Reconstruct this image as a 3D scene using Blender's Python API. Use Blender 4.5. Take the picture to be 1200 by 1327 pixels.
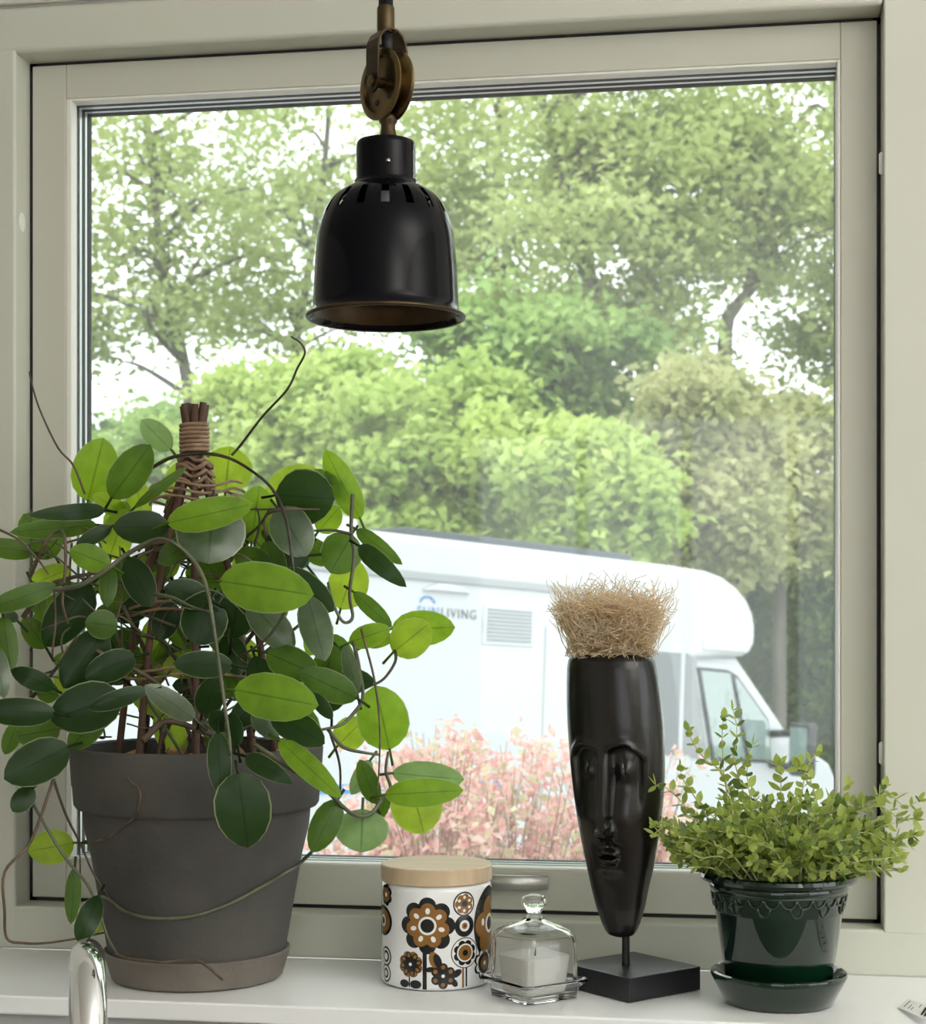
import bpy, math, random
import numpy as np
from mathutils import Vector, Matrix

# ------------------------------------------------------------------ clearing
for o in list(bpy.data.objects):
    bpy.data.objects.remove(o, do_unlink=True)
scene = bpy.context.scene
col = scene.collection
random.seed(7)
rng = np.random.default_rng(11)
PI = math.pi

# ------------------------------------------------------------------ camera
FPX, HOR, TH = 2217.0, 805.0, math.radians(9.2)
CAM = Vector((.3006, -1.856, .376))
FW = Vector((-math.sin(TH), math.cos(TH), 0))
RT = Vector((math.cos(TH), math.sin(TH), 0))
UP = Vector((0, 0, 1))
cd = bpy.data.cameras.new('camera')
cam = bpy.data.objects.new('camera', cd)
col.objects.link(cam)
cam.location = CAM
cam.rotation_euler = (PI / 2, 0, TH)
cd.sensor_fit = 'HORIZONTAL'
cd.sensor_width = 36.0
cd.lens = 36.0 * FPX / 1200.0
cd.shift_y = (HOR - 663.5) / 1200.0
cd.clip_start = .05
cd.clip_end = 400
cd.dof.use_dof = True
cd.dof.focus_distance = 1.72
cd.dof.aperture_fstop = 17.0
scene.camera = cam

# ------------------------------------------------------------------ world, sun, added fill light, exposure
world = bpy.data.worlds.new('overcast_sky')
scene.world = world
world.use_nodes = True
bg = world.node_tree.nodes['Background']
bg.inputs[0].default_value = (.94, .975, 1.0, 1)
bg.inputs[1].default_value = 2.15

sd = bpy.data.lights.new('hazy_sun', 'SUN')
sd.energy = 1.2
sd.angle = math.radians(14)
sd.color = (1, .98, .93)
sun = bpy.data.objects.new('hazy_sun', sd)
col.objects.link(sun)
sun.rotation_euler = (math.radians(32), 0, math.radians(-48))     # high, from behind the house

for i, (lx, ly) in enumerate(((1.65, -1.6), (1.65, -3.2))):         # unseen fill lights, added to brighten the room off the ceiling
    ld = bpy.data.lights.new('fill_light', 'AREA')
    ld.shape = 'RECTANGLE'
    ld.size, ld.size_y = .9, .9
    ld.energy = 32
    ld.color = (1, .985, .95)
    lo = bpy.data.objects.new('fill_light', ld)
    col.objects.link(lo)
    lo.location = (lx, ly, .95)
    lo.rotation_euler = (PI, 0, 0)

vs = scene.view_settings
vs.view_transform = 'Standard'
vs.look = 'None'
vs.exposure = 0.3
vs.gamma = 1.0
vs.use_curve_mapping = False


# ------------------------------------------------------------------ helpers
def ray(px, py):
    return FW + RT * ((px - 600) / FPX) + UP * ((HOR - py) / FPX)


def P(px, py, d):
    return CAM + ray(px, py) * d


def PZ(px, py, z):
    r = ray(px, py)
    return CAM + r * ((z - CAM.z) / r.z)


class MB:
    """collects geometry in world (or thing-local) coordinates"""
    def __init__(s):
        s.v, s.f, s.m, s.uv = [], [], [], None

    def add(s, verts, faces, mi=0):
        o = len(s.v)
        s.v += [tuple(p) for p in verts]
        s.f += [tuple(i + o for i in f) for f in faces]
        s.m += [mi] * len(faces)
        return s

    def box(s, x0, x1, y0, y1, z0, z1, mi=0):
        v = [(x, y, z) for x in (x0, x1) for y in (y0, y1) for z in (z0, z1)]
        return s.add(v, [(0, 1, 3, 2), (4, 6, 7, 5), (0, 4, 5, 1), (2, 3, 7, 6), (0, 2, 6, 4), (1, 5, 7, 3)], mi)

    def prism(s, poly, axis_fn, a, b, mi=0):
        """poly: 2-D outline (CCW); axis_fn(u,v,w) -> point"""
        n = len(poly)
        v = [axis_fn(u, w, a) for u, w in poly] + [axis_fn(u, w, b) for u, w in poly]
        f = [tuple(range(n))[::-1], tuple(range(n, 2 * n))]
        f += [(i, (i + 1) % n, n + (i + 1) % n, n + i) for i in range(n)]
        return s.add(v, f, mi)

    def tube(s, pts, rad, n=6, mi=0, caps=True):
        pts = [Vector(p) for p in pts]
        m = len(pts)
        if not hasattr(rad, '__len__'):
            rad = [rad] * m
        vs_, fs = [], []
        prev = None
        for i, p in enumerate(pts):
            t = (pts[min(i + 1, m - 1)] - pts[max(i - 1, 0)])
            if t.length < 1e-9:
                t = Vector((0, 0, 1))
            t.normalize()
            if prev is None:
                a = t.orthogonal().normalized()
            else:
                a = prev - t * prev.dot(t)
                a = a.normalized() if a.length > 1e-6 else t.orthogonal().normalized()
            prev = a
            b = t.cross(a)
            for k in range(n):
                an = 2 * PI * k / n
                vs_.append(p + (a * math.cos(an) + b * math.sin(an)) * rad[i])
        for i in range(m - 1):
            for k in range(n):
                k2 = (k + 1) % n
                fs.append((i * n + k, i * n + k2, (i + 1) * n + k2, (i + 1) * n + k))
        if caps:
            fs.append(tuple(range(n))[::-1])
            fs.append(tuple((m - 1) * n + k for k in range(n)))
        return s.add(vs_, fs, mi)

    def lathe(s, prof, c=(0, 0, 0), n=64, mi=0, closed=False):
        """prof: list of (r, z); points with r=0 collapse to a pole"""
        v, f, rows = [], [], []
        for r, z in prof:
            if r < 1e-7:
                rows.append([len(v)])
                v.append((c[0], c[1], c[2] + z))
            else:
                rows.append(list(range(len(v), len(v) + n)))
                for k in range(n):
                    a = 2 * PI * k / n
                    v.append((c[0] + r * math.cos(a), c[1] + r * math.sin(a), c[2] + z))
        pr = list(range(len(rows)))
        pairs = list(zip(pr[:-1], pr[1:]))
        if closed:
            pairs.append((pr[-1], pr[0]))
        for i, j in pairs:
            A, B = rows[i], rows[j]
            for k in range(n):
                k2 = (k + 1) % n
                if len(A) == 1 and len(B) == 1:
                    continue
                if len(A) == 1:
                    f.append((A[0], B[k2], B[k]))
                elif len(B) == 1:
                    f.append((A[k], A[k2], B[0]))
                else:
                    f.append((A[k], A[k2], B[k2], B[k]))
        return s.add(v, f, mi)

    def build(s, name, mats, parent=None, smooth=False, local=False, kind=None, bevel=0, bseg=2, angle=None):
        off = Vector((0, 0, 0))
        if parent is not None and not local:
            r = parent
            while r.parent is not None:
                r = r.parent
            off = r.location
        me = bpy.data.meshes.new(name)
        me.from_pydata([(x - off[0], y - off[1], z - off[2]) for x, y, z in s.v], [], s.f)
        if not isinstance(mats, (list, tuple)):
            mats = [mats]
        for m in mats:
            me.materials.append(m)
        if len(mats) > 1:
            me.polygons.foreach_set('material_index', s.m)
        if smooth:
            me.polygons.foreach_set('use_smooth', [True] * len(me.polygons))
        if s.uv:
            ul = me.uv_layers.new(name='UVMap')
            for l in me.loops:
                ul.data[l.index].uv = s.uv[l.vertex_index]
        me.validate()
        me.update()
        o = bpy.data.objects.new(name, me)
        col.objects.link(o)
        if parent is not None:
            o.parent = parent
        if angle is not None:
            me.set_sharp_from_angle(angle=math.radians(angle))
        if bevel:
            md = o.modifiers.new('bevel', 'BEVEL')
            md.width = bevel
            md.segments = bseg
            md.limit_method = 'ANGLE'
            md.angle_limit = math.radians(40)
        if kind:
            o['kind'] = kind
        return o


def tag(o, label, cat=None, group=None):
    o['label'] = label
    if cat:
        o['category'] = cat
    if group:
        o['group'] = group
    return o


def thing(name, label, cat, loc, group=None):
    o = bpy.data.objects.new(name, None)
    o.empty_display_size = .02
    col.objects.link(o)
    o.location = loc
    return tag(o, label, cat, group)


def struct(o, label=None):
    o['kind'] = 'structure'
    if label:
        o['label'] = label
    return o


def spline(pts, sub=5):
    """Catmull-Rom through the points"""
    pts = [Vector(p) for p in pts]
    if len(pts) < 3:
        return pts
    q = [pts[0] * 2 - pts[1]] + pts + [pts[-1] * 2 - pts[-2]]
    out = []
    for i in range(1, len(q) - 2):
        for k in range(sub):
            t = k / sub
            a, b, c, d = q[i - 1], q[i], q[i + 1], q[i + 2]
            out.append(.5 * ((2 * b) + (c - a) * t + (2 * a - 5 * b + 4 * c - d) * t * t + (3 * b - a - 3 * c + d) * t ** 3))
    out.append(pts[-1])
    return out


# ------------------------------------------------------------------ materials
def srgb(r, g, b):
    def c(x):
        x /= 255.
        return x / 12.92 if x <= .04045 else ((x + .055) / 1.055) ** 2.4
    return (c(r), c(g), c(b), 1)


def mat(name, color, rough=.5, metal=0, spec=.5, var=0, vscale=8, color2=None, bump=0, bscale=60, transl=0, tcol=None,
        coat=0, stretch=None, distort=0):
    m = bpy.data.materials.new(name)
    m.use_nodes = True
    nt = m.node_tree
    b = nt.nodes['Principled BSDF']
    b.inputs['Base Color'].default_value = color
    b.inputs['Roughness'].default_value = rough
    b.inputs['Metallic'].default_value = metal
    b.inputs['Specular IOR Level'].default_value = spec
    b.inputs['Coat Weight'].default_value = coat
    tc = nt.nodes.new('ShaderNodeTexCoord')
    vec = tc.outputs['Object']
    if stretch:
        mp = nt.nodes.new('ShaderNodeMapping')
        mp.inputs['Scale'].default_value = stretch
        nt.links.new(vec, mp.inputs[0])
        vec = mp.outputs[0]
    mix = None
    if color2 is not None or var:
        n = nt.nodes.new('ShaderNodeTexNoise')
        n.inputs['Scale'].default_value = vscale
        n.inputs['Detail'].default_value = 5
        n.inputs['Distortion'].default_value = distort
        nt.links.new(vec, n.inputs['Vector'])
        rp = nt.nodes.new('ShaderNodeValToRGB')
        rp.color_ramp.elements[0].position = .35
        rp.color_ramp.elements[1].position = .65
        c2 = color2 or tuple(min(1, c * (1 + var)) for c in color[:3]) + (1,)
        c1 = color if color2 else tuple(c * (1 - var) for c in color[:3]) + (1,)
        rp.color_ramp.elements[0].color = c1
        rp.color_ramp.elements[1].color = c2
        nt.links.new(n.outputs['Fac'], rp.inputs[0])
        nt.links.new(rp.outputs[0], b.inputs['Base Color'])
        mix = rp.outputs[0]
    if bump:
        n2 = nt.nodes.new('ShaderNodeTexNoise')
        n2.inputs['Scale'].default_value = bscale
        n2.inputs['Detail'].default_value = 4
        nt.links.new(vec, n2.inputs['Vector'])
        bp = nt.nodes.new('ShaderNodeBump')
        bp.inputs['Strength'].default_value = bump
        bp.inputs['Distance'].default_value = .002
        nt.links.new(n2.outputs['Fac'], bp.inputs['Height'])
        nt.links.new(bp.outputs[0], b.inputs['Normal'])
    if transl:
        tr = nt.nodes.new('ShaderNodeBsdfTranslucent')
        tr.inputs[0].default_value = tcol or color
        if mix and not tcol:
            nt.links.new(mix, tr.inputs[0])
        ms = nt.nodes.new('ShaderNodeMixShader')
        ms.inputs[0].default_value = transl
        out = nt.nodes['Material Output']
        nt.links.new(b.outputs[0], ms.inputs[1])
        nt.links.new(tr.outputs[0], ms.inputs[2])
        nt.links.new(ms.outputs[0], out.inputs[0])
    return m


def leaf_mat(name, front, back, transl, rough=.32, spec=.5):
    """waxy leaf: mottled blade, darker midrib from the leaf's own UVs, light shining through"""
    m = bpy.data.materials.new(name)
    m.use_nodes = True
    nt = m.node_tree
    N, L = nt.nodes, nt.links
    b = N['Principled BSDF']
    b.inputs['Roughness'].default_value = rough
    b.inputs['Specular IOR Level'].default_value = spec
    tc = N.new('ShaderNodeTexCoord')
    no = N.new('ShaderNodeTexNoise')
    no.inputs['Scale'].default_value = 55
    no.inputs['Detail'].default_value = 6
    L.new(tc.outputs['Object'], no.inputs['Vector'])
    sep = N.new('ShaderNodeSeparateXYZ')
    L.new(tc.outputs['UV'], sep.inputs[0])
    sub = N.new('ShaderNodeMath'); sub.operation = 'SUBTRACT'; sub.inputs[1].default_value = .5
    L.new(sep.outputs[0], sub.inputs[0])
    ab = N.new('ShaderNodeMath'); ab.operation = 'ABSOLUTE'
    L.new(sub.outputs[0], ab.inputs[0])
    mr = N.new('ShaderNodeMapRange')
    mr.inputs['From Min'].default_value = .008
    mr.inputs['From Max'].default_value = .03
    mr.inputs['To Min'].default_value = .62
    mr.inputs['To Max'].default_value = 1.0
    L.new(ab.outputs[0], mr.inputs['Value'])
    rim_ = N.new('ShaderNodeMapRange')                # the leaf's own pale margin
    rim_.inputs['From Min'].default_value = .465
    rim_.inputs['From Max'].default_value = .495
    rim_.inputs['To Min'].default_value = 0
    rim_.inputs['To Max'].default_value = .55
    L.new(ab.outputs[0], rim_.inputs['Value'])
    outs = []
    for c in (front, back):
        rp = N.new('ShaderNodeValToRGB')
        rp.color_ramp.elements[0].position = .3
        rp.color_ramp.elements[1].position = .72
        rp.color_ramp.elements[0].color = tuple(x * .82 for x in c[:3]) + (1,)
        rp.color_ramp.elements[1].color = tuple(min(1, x * 1.18) for x in c[:3]) + (1,)
        L.new(no.outputs['Fac'], rp.inputs[0])
        mx = N.new('ShaderNodeMix'); mx.data_type = 'RGBA'; mx.blend_type = 'MULTIPLY'
        mx.inputs[0].default_value = 1
        L.new(rp.outputs[0], mx.inputs[6])
        L.new(mr.outputs[0], mx.inputs[7])
        m2 = N.new('ShaderNodeMix'); m2.data_type = 'RGBA'
        L.new(rim_.outputs[0], m2.inputs[0])
        L.new(mx.outputs[2], m2.inputs[6])
        m2.inputs[7].default_value = (.50, .58, .30, 1)
        outs.append(m2.outputs[2])
    L.new(outs[0], b.inputs['Base Color'])
    tr = N.new('ShaderNodeBsdfTranslucent')
    L.new(outs[1], tr.inputs[0])
    ms = N.new('ShaderNodeMixShader')
    ms.inputs[0].default_value = transl
    L.new(b.outputs[0], ms.inputs[1])
    L.new(tr.outputs[0], ms.inputs[2])
    L.new(ms.outputs[0], N['Material Output'].inputs[0])
    return m


def pane_mat(name, dust_haze):
    m = bpy.data.materials.new(name)
    m.use_nodes = True
    nt = m.node_tree
    N, L = nt.nodes, nt.links
    N.remove(N['Principled BSDF'])
    t = N.new('ShaderNodeBsdfTransparent')
    t.inputs[0].default_value = (.985, 1, .99, 1)
    g = N.new('ShaderNodeBsdfGlossy')
    g.inputs['Roughness'].default_value = 0.0
    fr = N.new('ShaderNodeFresnel')
    fr.inputs[0].default_value = 1.25
    a = N.new('ShaderNodeMixShader')
    L.new(fr.outputs[0], a.inputs[0])
    L.new(t.outputs[0], a.inputs[1])
    L.new(g.outputs[0], a.inputs[2])
    last = a.outputs[0]
    if dust_haze:
        tr = N.new('ShaderNodeBsdfTranslucent')  # pale veil puts glare haze into the pane; noise varies it as smudges
        tr.inputs[0].default_value = (.95, .96, .95, 1)
        tc = N.new('ShaderNodeTexCoord')
        no = N.new('ShaderNodeTexNoise')
        no.inputs['Scale'].default_value = 3.5
        no.inputs['Detail'].default_value = 5
        L.new(tc.outputs['Object'], no.inputs['Vector'])
        vo = N.new('ShaderNodeTexVoronoi')          # dried water spots
        vo.inputs['Scale'].default_value = 60
        L.new(tc.outputs['Object'], vo.inputs['Vector'])
        sp = N.new('ShaderNodeMapRange')
        sp.inputs['From Min'].default_value = .05
        sp.inputs['From Max'].default_value = .09
        sp.inputs['To Min'].default_value = .12
        sp.inputs['To Max'].default_value = 0
        L.new(vo.outputs['Distance'], sp.inputs['Value'])
        mr = N.new('ShaderNodeMapRange')
        mr.inputs['From Min'].default_value = .35
        mr.inputs['From Max'].default_value = .75
        mr.inputs['To Min'].default_value = dust_haze
        mr.inputs['To Max'].default_value = dust_haze * 2.0
        L.new(no.outputs['Fac'], mr.inputs['Value'])
        ad = N.new('ShaderNodeMath'); ad.operation = 'ADD'
        L.new(mr.outputs[0], ad.inputs[0])
        L.new(sp.outputs[0], ad.inputs[1])
        ms = N.new('ShaderNodeMixShader')
        L.new(ad.outputs[0], ms.inputs[0])
        L.new(last, ms.inputs[1])
        L.new(tr.outputs[0], ms.inputs[2])
        last = ms.outputs[0]
    L.new(last, N['Material Output'].inputs[0])
    return m


def glass_mat(name):
    m = bpy.data.materials.new(name)
    m.use_nodes = True
    b = m.node_tree.nodes['Principled BSDF']
    b.inputs['Base Color'].default_value = (.985, .99, .99, 1)
    b.inputs['Transmission Weight'].default_value = 1
    b.inputs['Roughness'].default_value = .01
    b.inputs['IOR'].default_value = 1.45
    return m


M = {
    'frame': mat('window_paint', srgb(206, 207, 194), .38, var=.015, vscale=3),
    'sash': mat('sash_paint', srgb(202, 202, 189), .38, var=.015, vscale=3),
    'bead': mat('bead_paint', srgb(238, 237, 230), .35),
    'gap': mat('dark_seal', (.012, .013, .012, 1), .6),
    'gasket': mat('grey_gasket', srgb(70, 76, 82), .5),
    'spacer': mat('silver_spacer', srgb(225, 228, 232), .35, metal=.6),
    'sill': mat('sill_paint', srgb(247, 247, 247), .32, var=.01, vscale=4),
    'wall': mat('wall_paint', srgb(226, 226, 220), .75, var=.01),
    'floorwood': mat('floor_wood', srgb(150, 120, 90), .45, color2=srgb(120, 92, 66), vscale=3, stretch=(1, 8, 1)),
    'ceil': mat('ceiling_paint', srgb(240, 240, 236), .8, var=.01),
    'tilegrey': mat('splash_grey', srgb(185, 185, 184), .4, var=.03),
    'counter': mat('counter_stone', srgb(120, 118, 114), .35, var=.1, vscale=40),
    'steel': mat('brushed_steel', srgb(190, 190, 186), .32, metal=1),
    'chrome': mat('chrome', (.86, .87, .88, 1), .04, metal=1),
    'white': mat('white_plastic', srgb(238, 238, 234), .4),
    'black': mat('black_enamel', (.002, .002, .004, 1), .05, spec=.14),
    'brass': mat('aged_brass', (.20, .135, .055, 1), .3, metal=1, color2=(.11, .075, .035, 1), vscale=30),
    'brassdark': mat('dark_brass', (.10, .07, .04, 1), .42, metal=1, color2=(.05, .036, .022, 1), vscale=25),
    'cord': mat('black_cord', (.01, .01, .011, 1), .6),
    'pot': mat('grey_clay', srgb(70, 68, 66), .85, color2=srgb(86, 83, 79), vscale=9, bump=.35, bscale=180),
    'saucer': mat('grey_clay_saucer', srgb(104, 97, 90), .85, color2=srgb(124, 116, 107), vscale=12, bump=.35, bscale=180),
    'soil': mat('soil', (.022, .016, .012, 1), .95, color2=(.05, .035, .022, 1), vscale=60, bump=1, bscale=120),
    'bark_chip': mat('bark_chip', srgb(170, 130, 85), .8, var=.3, vscale=50),
    'stick': mat('willow_stick', srgb(104, 74, 56), .6, color2=srgb(70, 48, 37), vscale=40, stretch=(1, 1, .2)),
    'rattan': mat('rattan', srgb(165, 135, 108), .55, color2=srgb(125, 98, 78), vscale=60),
    'vine': mat('vine_green', srgb(104, 110, 84), .45, color2=srgb(78, 74, 58), vscale=40),
    'vinebrown': mat('vine_brown', srgb(110, 92, 74), .6, color2=srgb(72, 60, 48), vscale=60),
    'vinedark': mat('vine_dark', srgb(48, 42, 36), .5, color2=srgb(74, 66, 52), vscale=50),
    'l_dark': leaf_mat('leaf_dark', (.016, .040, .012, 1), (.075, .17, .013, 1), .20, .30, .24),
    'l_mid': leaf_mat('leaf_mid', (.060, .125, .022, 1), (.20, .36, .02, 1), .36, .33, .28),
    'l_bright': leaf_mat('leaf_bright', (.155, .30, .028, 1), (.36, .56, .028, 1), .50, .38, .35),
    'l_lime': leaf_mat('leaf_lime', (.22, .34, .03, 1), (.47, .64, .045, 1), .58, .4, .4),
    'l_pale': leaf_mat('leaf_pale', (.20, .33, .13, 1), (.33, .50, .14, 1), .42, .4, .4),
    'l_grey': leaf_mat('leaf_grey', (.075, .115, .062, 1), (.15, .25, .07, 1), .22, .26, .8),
    'wax': mat('candle_wax', srgb(252, 250, 244), .45, transl=.3, tcol=srgb(250, 246, 235)),
    'wick': mat('wick', srgb(60, 50, 44), .9),
    'glass': glass_mat('clear_glass'),
    'pane': pane_mat('pane', 0),
    'pane_dust_haze': pane_mat('pane_dust_haze', .045),
    'ceramic': mat('white_ceramic', srgb(238, 239, 240), .12, coat=.4),
    'lidwood': mat('pale_wood', srgb(213, 190, 160), .5, color2=srgb(200, 175, 143), vscale=14, stretch=(1, 12, 1)),
    'pblack': mat('print_black', (.008, .009, .011, 1), .15),
    'pbrown': mat('print_brown', srgb(140, 98, 48), .18),
    'pwhite': mat('print_white', srgb(238, 236, 232), .15),
    'ebony': mat('black_stained_wood', (.0035, .0033, .0033, 1), .26, color2=(.011, .0085, .007, 1), vscale=26, stretch=(1, 1, .16), bump=.25, bscale=70, spec=.55),
    'blackwood': mat('black_lacquer', (.012, .012, .015, 1), .35, var=.2),
    'rod': mat('black_rod', (.008, .008, .009, 1), .4),
    'raffia': mat('raffia', (.99, .90, .74, 1), .6, color2=(.96, .81, .60, 1), vscale=40, transl=.55),
    'gpot': mat('green_glaze', (.0015, .013, .006, 1), .06, spec=.6, coat=.3, color2=(.003, .022, .010, 1), vscale=20),
    'thyme': mat('thyme_leaf', (.52, .60, .15, 1), .45, color2=(.36, .46, .11, 1), vscale=70, transl=.5),
    'thymedark': mat('thyme_leaf_dark', (.15, .22, .07, 1), .45, color2=(.22, .31, .09, 1), vscale=70, transl=.35),
    'thymestem': mat('thyme_stem', srgb(226, 226, 178), .5, color2=srgb(190, 196, 130), vscale=60, transl=.2),
    'paper': mat('white_paper', srgb(244, 244, 242), .5),
    'ink': mat('grey_ink', srgb(90, 90, 92), .6),
}

# ------------------------------------------------------------------ room shell
RX0, RX1, RY0, RZ0, RZ1 = -2.4, 2.2, -4.4, -.95, 1.56
WX0, WX1, WZ1 = -.575, .505, 1.082             # hole in the window wall
m = MB()
m.box(RX0, WX0, 0.004, .30, RZ0, RZ1).box(WX1, RX1, .004, .30, RZ0, RZ1).box(WX0, WX1, .004, .30, WZ1, RZ1)
m.box(WX0, WX1, .004, .30, RZ0, -.022)
struct(m.build('wall_front', M['wall']), 'pale painted wall around the kitchen window')
struct(MB().box(RX0 - .2, RX0, RY0, .30, RZ0, RZ1).build('wall_left', M['wall']), 'plain pale side wall')
m = MB().box(RX1, RX1 + .2, RY0, -1.9, RZ0, RZ1).box(RX1, RX1 + .2, -.18, .30, RZ0, RZ1)      # side wall with the room's third window
m.box(RX1, RX1 + .2, -1.9, -.18, RZ0, -.1).box(RX1, RX1 + .2, -1.9, -.18, 1.2, RZ1)
struct(m.build('wall_right', M['wall']), 'pale side wall with a window')
w3 = struct(MB().box(RX1 + .08, RX1 + .14, -1.9, -.18, -.1, -.04).box(RX1 + .08, RX1 + .14, -1.9, -.18, 1.14, 1.2)
            .box(RX1 + .08, RX1 + .14, -1.9, -1.84, -.04, 1.14).box(RX1 + .08, RX1 + .14, -.24, -.18, -.04, 1.14)
            .build('window_3', M['frame']), 'window in the side wall')
MB().box(RX1 + .09, RX1 + .13, -1.06, -1.01, -.04, 1.14).build('mullion', M['frame'], w3, local=True)
m = MB()                                        # back wall with the room's other window
m.box(RX0, -.75, RY0 - .2, RY0, RZ0, RZ1).box(.95, RX1, RY0 - .2, RY0, RZ0, RZ1)
m.box(-.75, .95, RY0 - .2, RY0, RZ0, -.15).box(-.75, .95, RY0 - .2, RY0, 1.2, RZ1)
struct(m.build('wall_back', M['wall']), 'pale wall with a second window across the room')
w2 = struct(MB().box(-.75, .95, RY0 - .14, RY0 - .08, -.15, -.09).box(-.75, .95, RY0 - .14, RY0 - .08, 1.14, 1.2)
            .box(-.75, -.69, RY0 - .14, RY0 - .08, -.09, 1.14).box(.89, .95, RY0 - .14, RY0 - .08, -.09, 1.14)
            .build('window_2', M['frame']), 'second window across the room')
for k in range(3):
    x = -.69 + 1.58 * (k + 1) / 4
    MB().box(x - .02, x + .02, RY0 - .13, RY0 - .09, -.09, 1.14).build('mullion', M['frame'], w2, local=True)
struct(MB().box(RX0 - .2, RX1 + .2, RY0 - .2, .30, RZ0 - .1, RZ0).build('floor', M['floorwood']), 'brown wooden floor')
struct(MB().box(RX0 - .2, RX1 + .2, RY0 - .2, .30, RZ1, RZ1 + .1).build('ceiling', M['ceil']), 'white ceiling')

# window sill board, splash panel below, worktop in front
m = MB().box(-.80, .80, -.233, .003, -.019, 0)
struct(m.build('trim_1', M['sill'], bevel=.002), 'white painted window sill board')
m = MB().box(-1.6, 1.6, -.221, .003, -.17, -.0195)
struct(m.build('trim_2', M['tilegrey']), 'grey splash panel under the sill')
m = MB().box(-1.6, 1.6, -.86, -.222, -.21, -.17)
tag(m.build('worktop', M['counter'], bevel=.003), 'grey stone worktop below the window sill', 'worktop')
m = MB().box(-1.6, 1.6, -.84, -.003, RZ0, -.21)
tag(m.build('base_cabinet', M['wall'], bevel=.003), 'pale base cabinet carrying the grey worktop', 'cabinet')

# ------------------------------------------------------------------ the window
SX0, SX1, SZ0, SZ1 = -.5162, .4465, .0538, 1.0246      # sash
OX0, OX1, OZ0, OZ1 = -.4685, .4045, .1015, .9815       # glazed opening
FX0, FX1, FZ0, FZ1 = -.5205, .4505, .0495, 1.0285      # frame aperture
win = struct(bpy.data.objects.new('window_1', None), 'large square window with a pale grey-white painted frame')
col.objects.link(win)
m = MB().box(WX0, FX0, 0, .115, 0, 1.0335)
m.build('frame_jamb', M['frame'], win, bevel=.0035, bseg=3)
m = MB().box(FX1, WX1 + .045, 0, .115, 0.0455, WZ1 + .006)
m.build('frame_jamb', M['frame'], win, bevel=.0022, bseg=3)
m = MB().box(WX0, FX1, 0, .115, FZ1, WZ1)
m.build('frame_head', M['frame'], win, bevel=.006, bseg=4)
m = MB().box(WX0, WX1 + .045, .0006, .115, 0.0002, FZ0)
m.build('frame_sill', M['frame'], win, bevel=.003, bseg=3)
m = MB().box(WX0 + .001, WX1 - .001, -.004, .003, WZ1 + .001, WZ1 + .06)
m.build('head_casing', M['frame'], win, bevel=.002)
SY = .038
# dark shadow gap between sash and frame
m = MB()
m.box(FX0, FX1, SY + .003, SY + .016, SZ1 - .004, FZ1).box(FX0, FX1, SY + .003, SY + .016, FZ0, SZ0 + .004)
m.box(FX0, SX0 + .004, SY + .003, SY + .016, FZ0, FZ1).box(SX1 - .004, FX1, SY + .003, SY + .016, FZ0, FZ1)
m.build('rebate_seal', M['gap'], win)
MB().box(SX0, OX0 - .0065, SY, SY + .06, SZ0, SZ1).build('sash_stile', M['sash'], win, bevel=.0012)
MB().box(OX1 + .0035, SX1, SY, SY + .06, SZ0, SZ1).build('sash_stile', M['sash'], win, bevel=.0012)
MB().box(OX0 - .0063, OX1 + .0033, SY, SY + .06, OZ1 + .003, SZ1).build('sash_rail', M['sash'], win, bevel=.0012)
MB().box(OX0 - .0063, OX1 + .0033, SY, SY + .06, SZ0, OZ0 - .003).build('sash_rail', M['sash'], win, bevel=.0012)


def ring(name, mt, y0, y1, inset, th=.010):
    """four bars lining the glazed opening, one mesh: a continuous strip"""
    a, b, c, d = OX0 + inset, OX1 - inset, OZ0 + inset, OZ1 - inset
    q = MB()
    q.box(a - th, a, y0, y1, c - th, d + th).box(b, b + th, y0, y1, c - th, d + th)
    q.box(a, b, y0, y1, c - th, c).box(a, b, y0, y1, d, d + th)
    return q.build(name, M[mt] if isinstance(mt, str) else mt, win)


for (a, b, c, d) in ((OX0 - .0063, OX0, OZ0 - .003, OZ1 + .003), (OX1, OX1 + .0033, OZ0 - .003, OZ1 + .003),
                     (OX0, OX1, OZ0 - .003, OZ0), (OX0, OX1, OZ1, OZ1 + .003)):
    MB().box(a, b, SY + .0006, SY + .018, c, d).build('glazing_bead', M['bead'], win, bevel=.0008)
ring('gasket', 'gasket', SY + .018, SY + .0225, -.0005)
ring('spacer', 'spacer', SY + .0262, SY + .033, 0)
ring('gasket', 'gap', SY + .033, SY + .043, 0)
ring('spacer', 'spacer', SY + .043, SY + .050, 0)
ring('gasket', 'gap', SY + .050, SY + .063, .0004)
for k, y in enumerate((SY + .0228, SY + .0575)):
    MB().box(OX0 - .004, OX1 + .004, y, y + .003, OZ0 - .004, OZ1 + .004).build('pane', M['pane_dust_haze' if k else 'pane'], win)
# handle on the bottom rail
hx0, hx1 = P(600, 1138, 1.85).x, P(704, 1138, 1.85).x
hz = .0855
h = MB()
pts = [(x, SY - .004 - .008 * math.sin(PI * min(1, max(0, (x - hx0) / (hx1 - hx0)))), hz) for x in np.linspace(hx0, hx1, 9)]
nn = 14
vv, ff = [], []
for i, p in enumerate(pts):
    e = .0088 if 0 < i < 8 else .0068
    for k in range(nn):
        a = 2 * PI * k / nn
        vv.append((p[0], p[1] + .0045 * math.sin(a), p[2] + e * math.cos(a)))
for i in range(len(pts) - 1):
    for k in range(nn):
        k2 = (k + 1) % nn
        ff.append((i * nn + k, i * nn + k2, (i + 1) * nn + k2, (i + 1) * nn + k))
ff += [tuple(range(nn))[::-1], tuple(8 * nn + k for k in range(nn))]
h.add(vv, ff)
tag(h.build('window_handle', M['steel'], win, smooth=True, angle=50), 'brushed steel lever handle')
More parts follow.
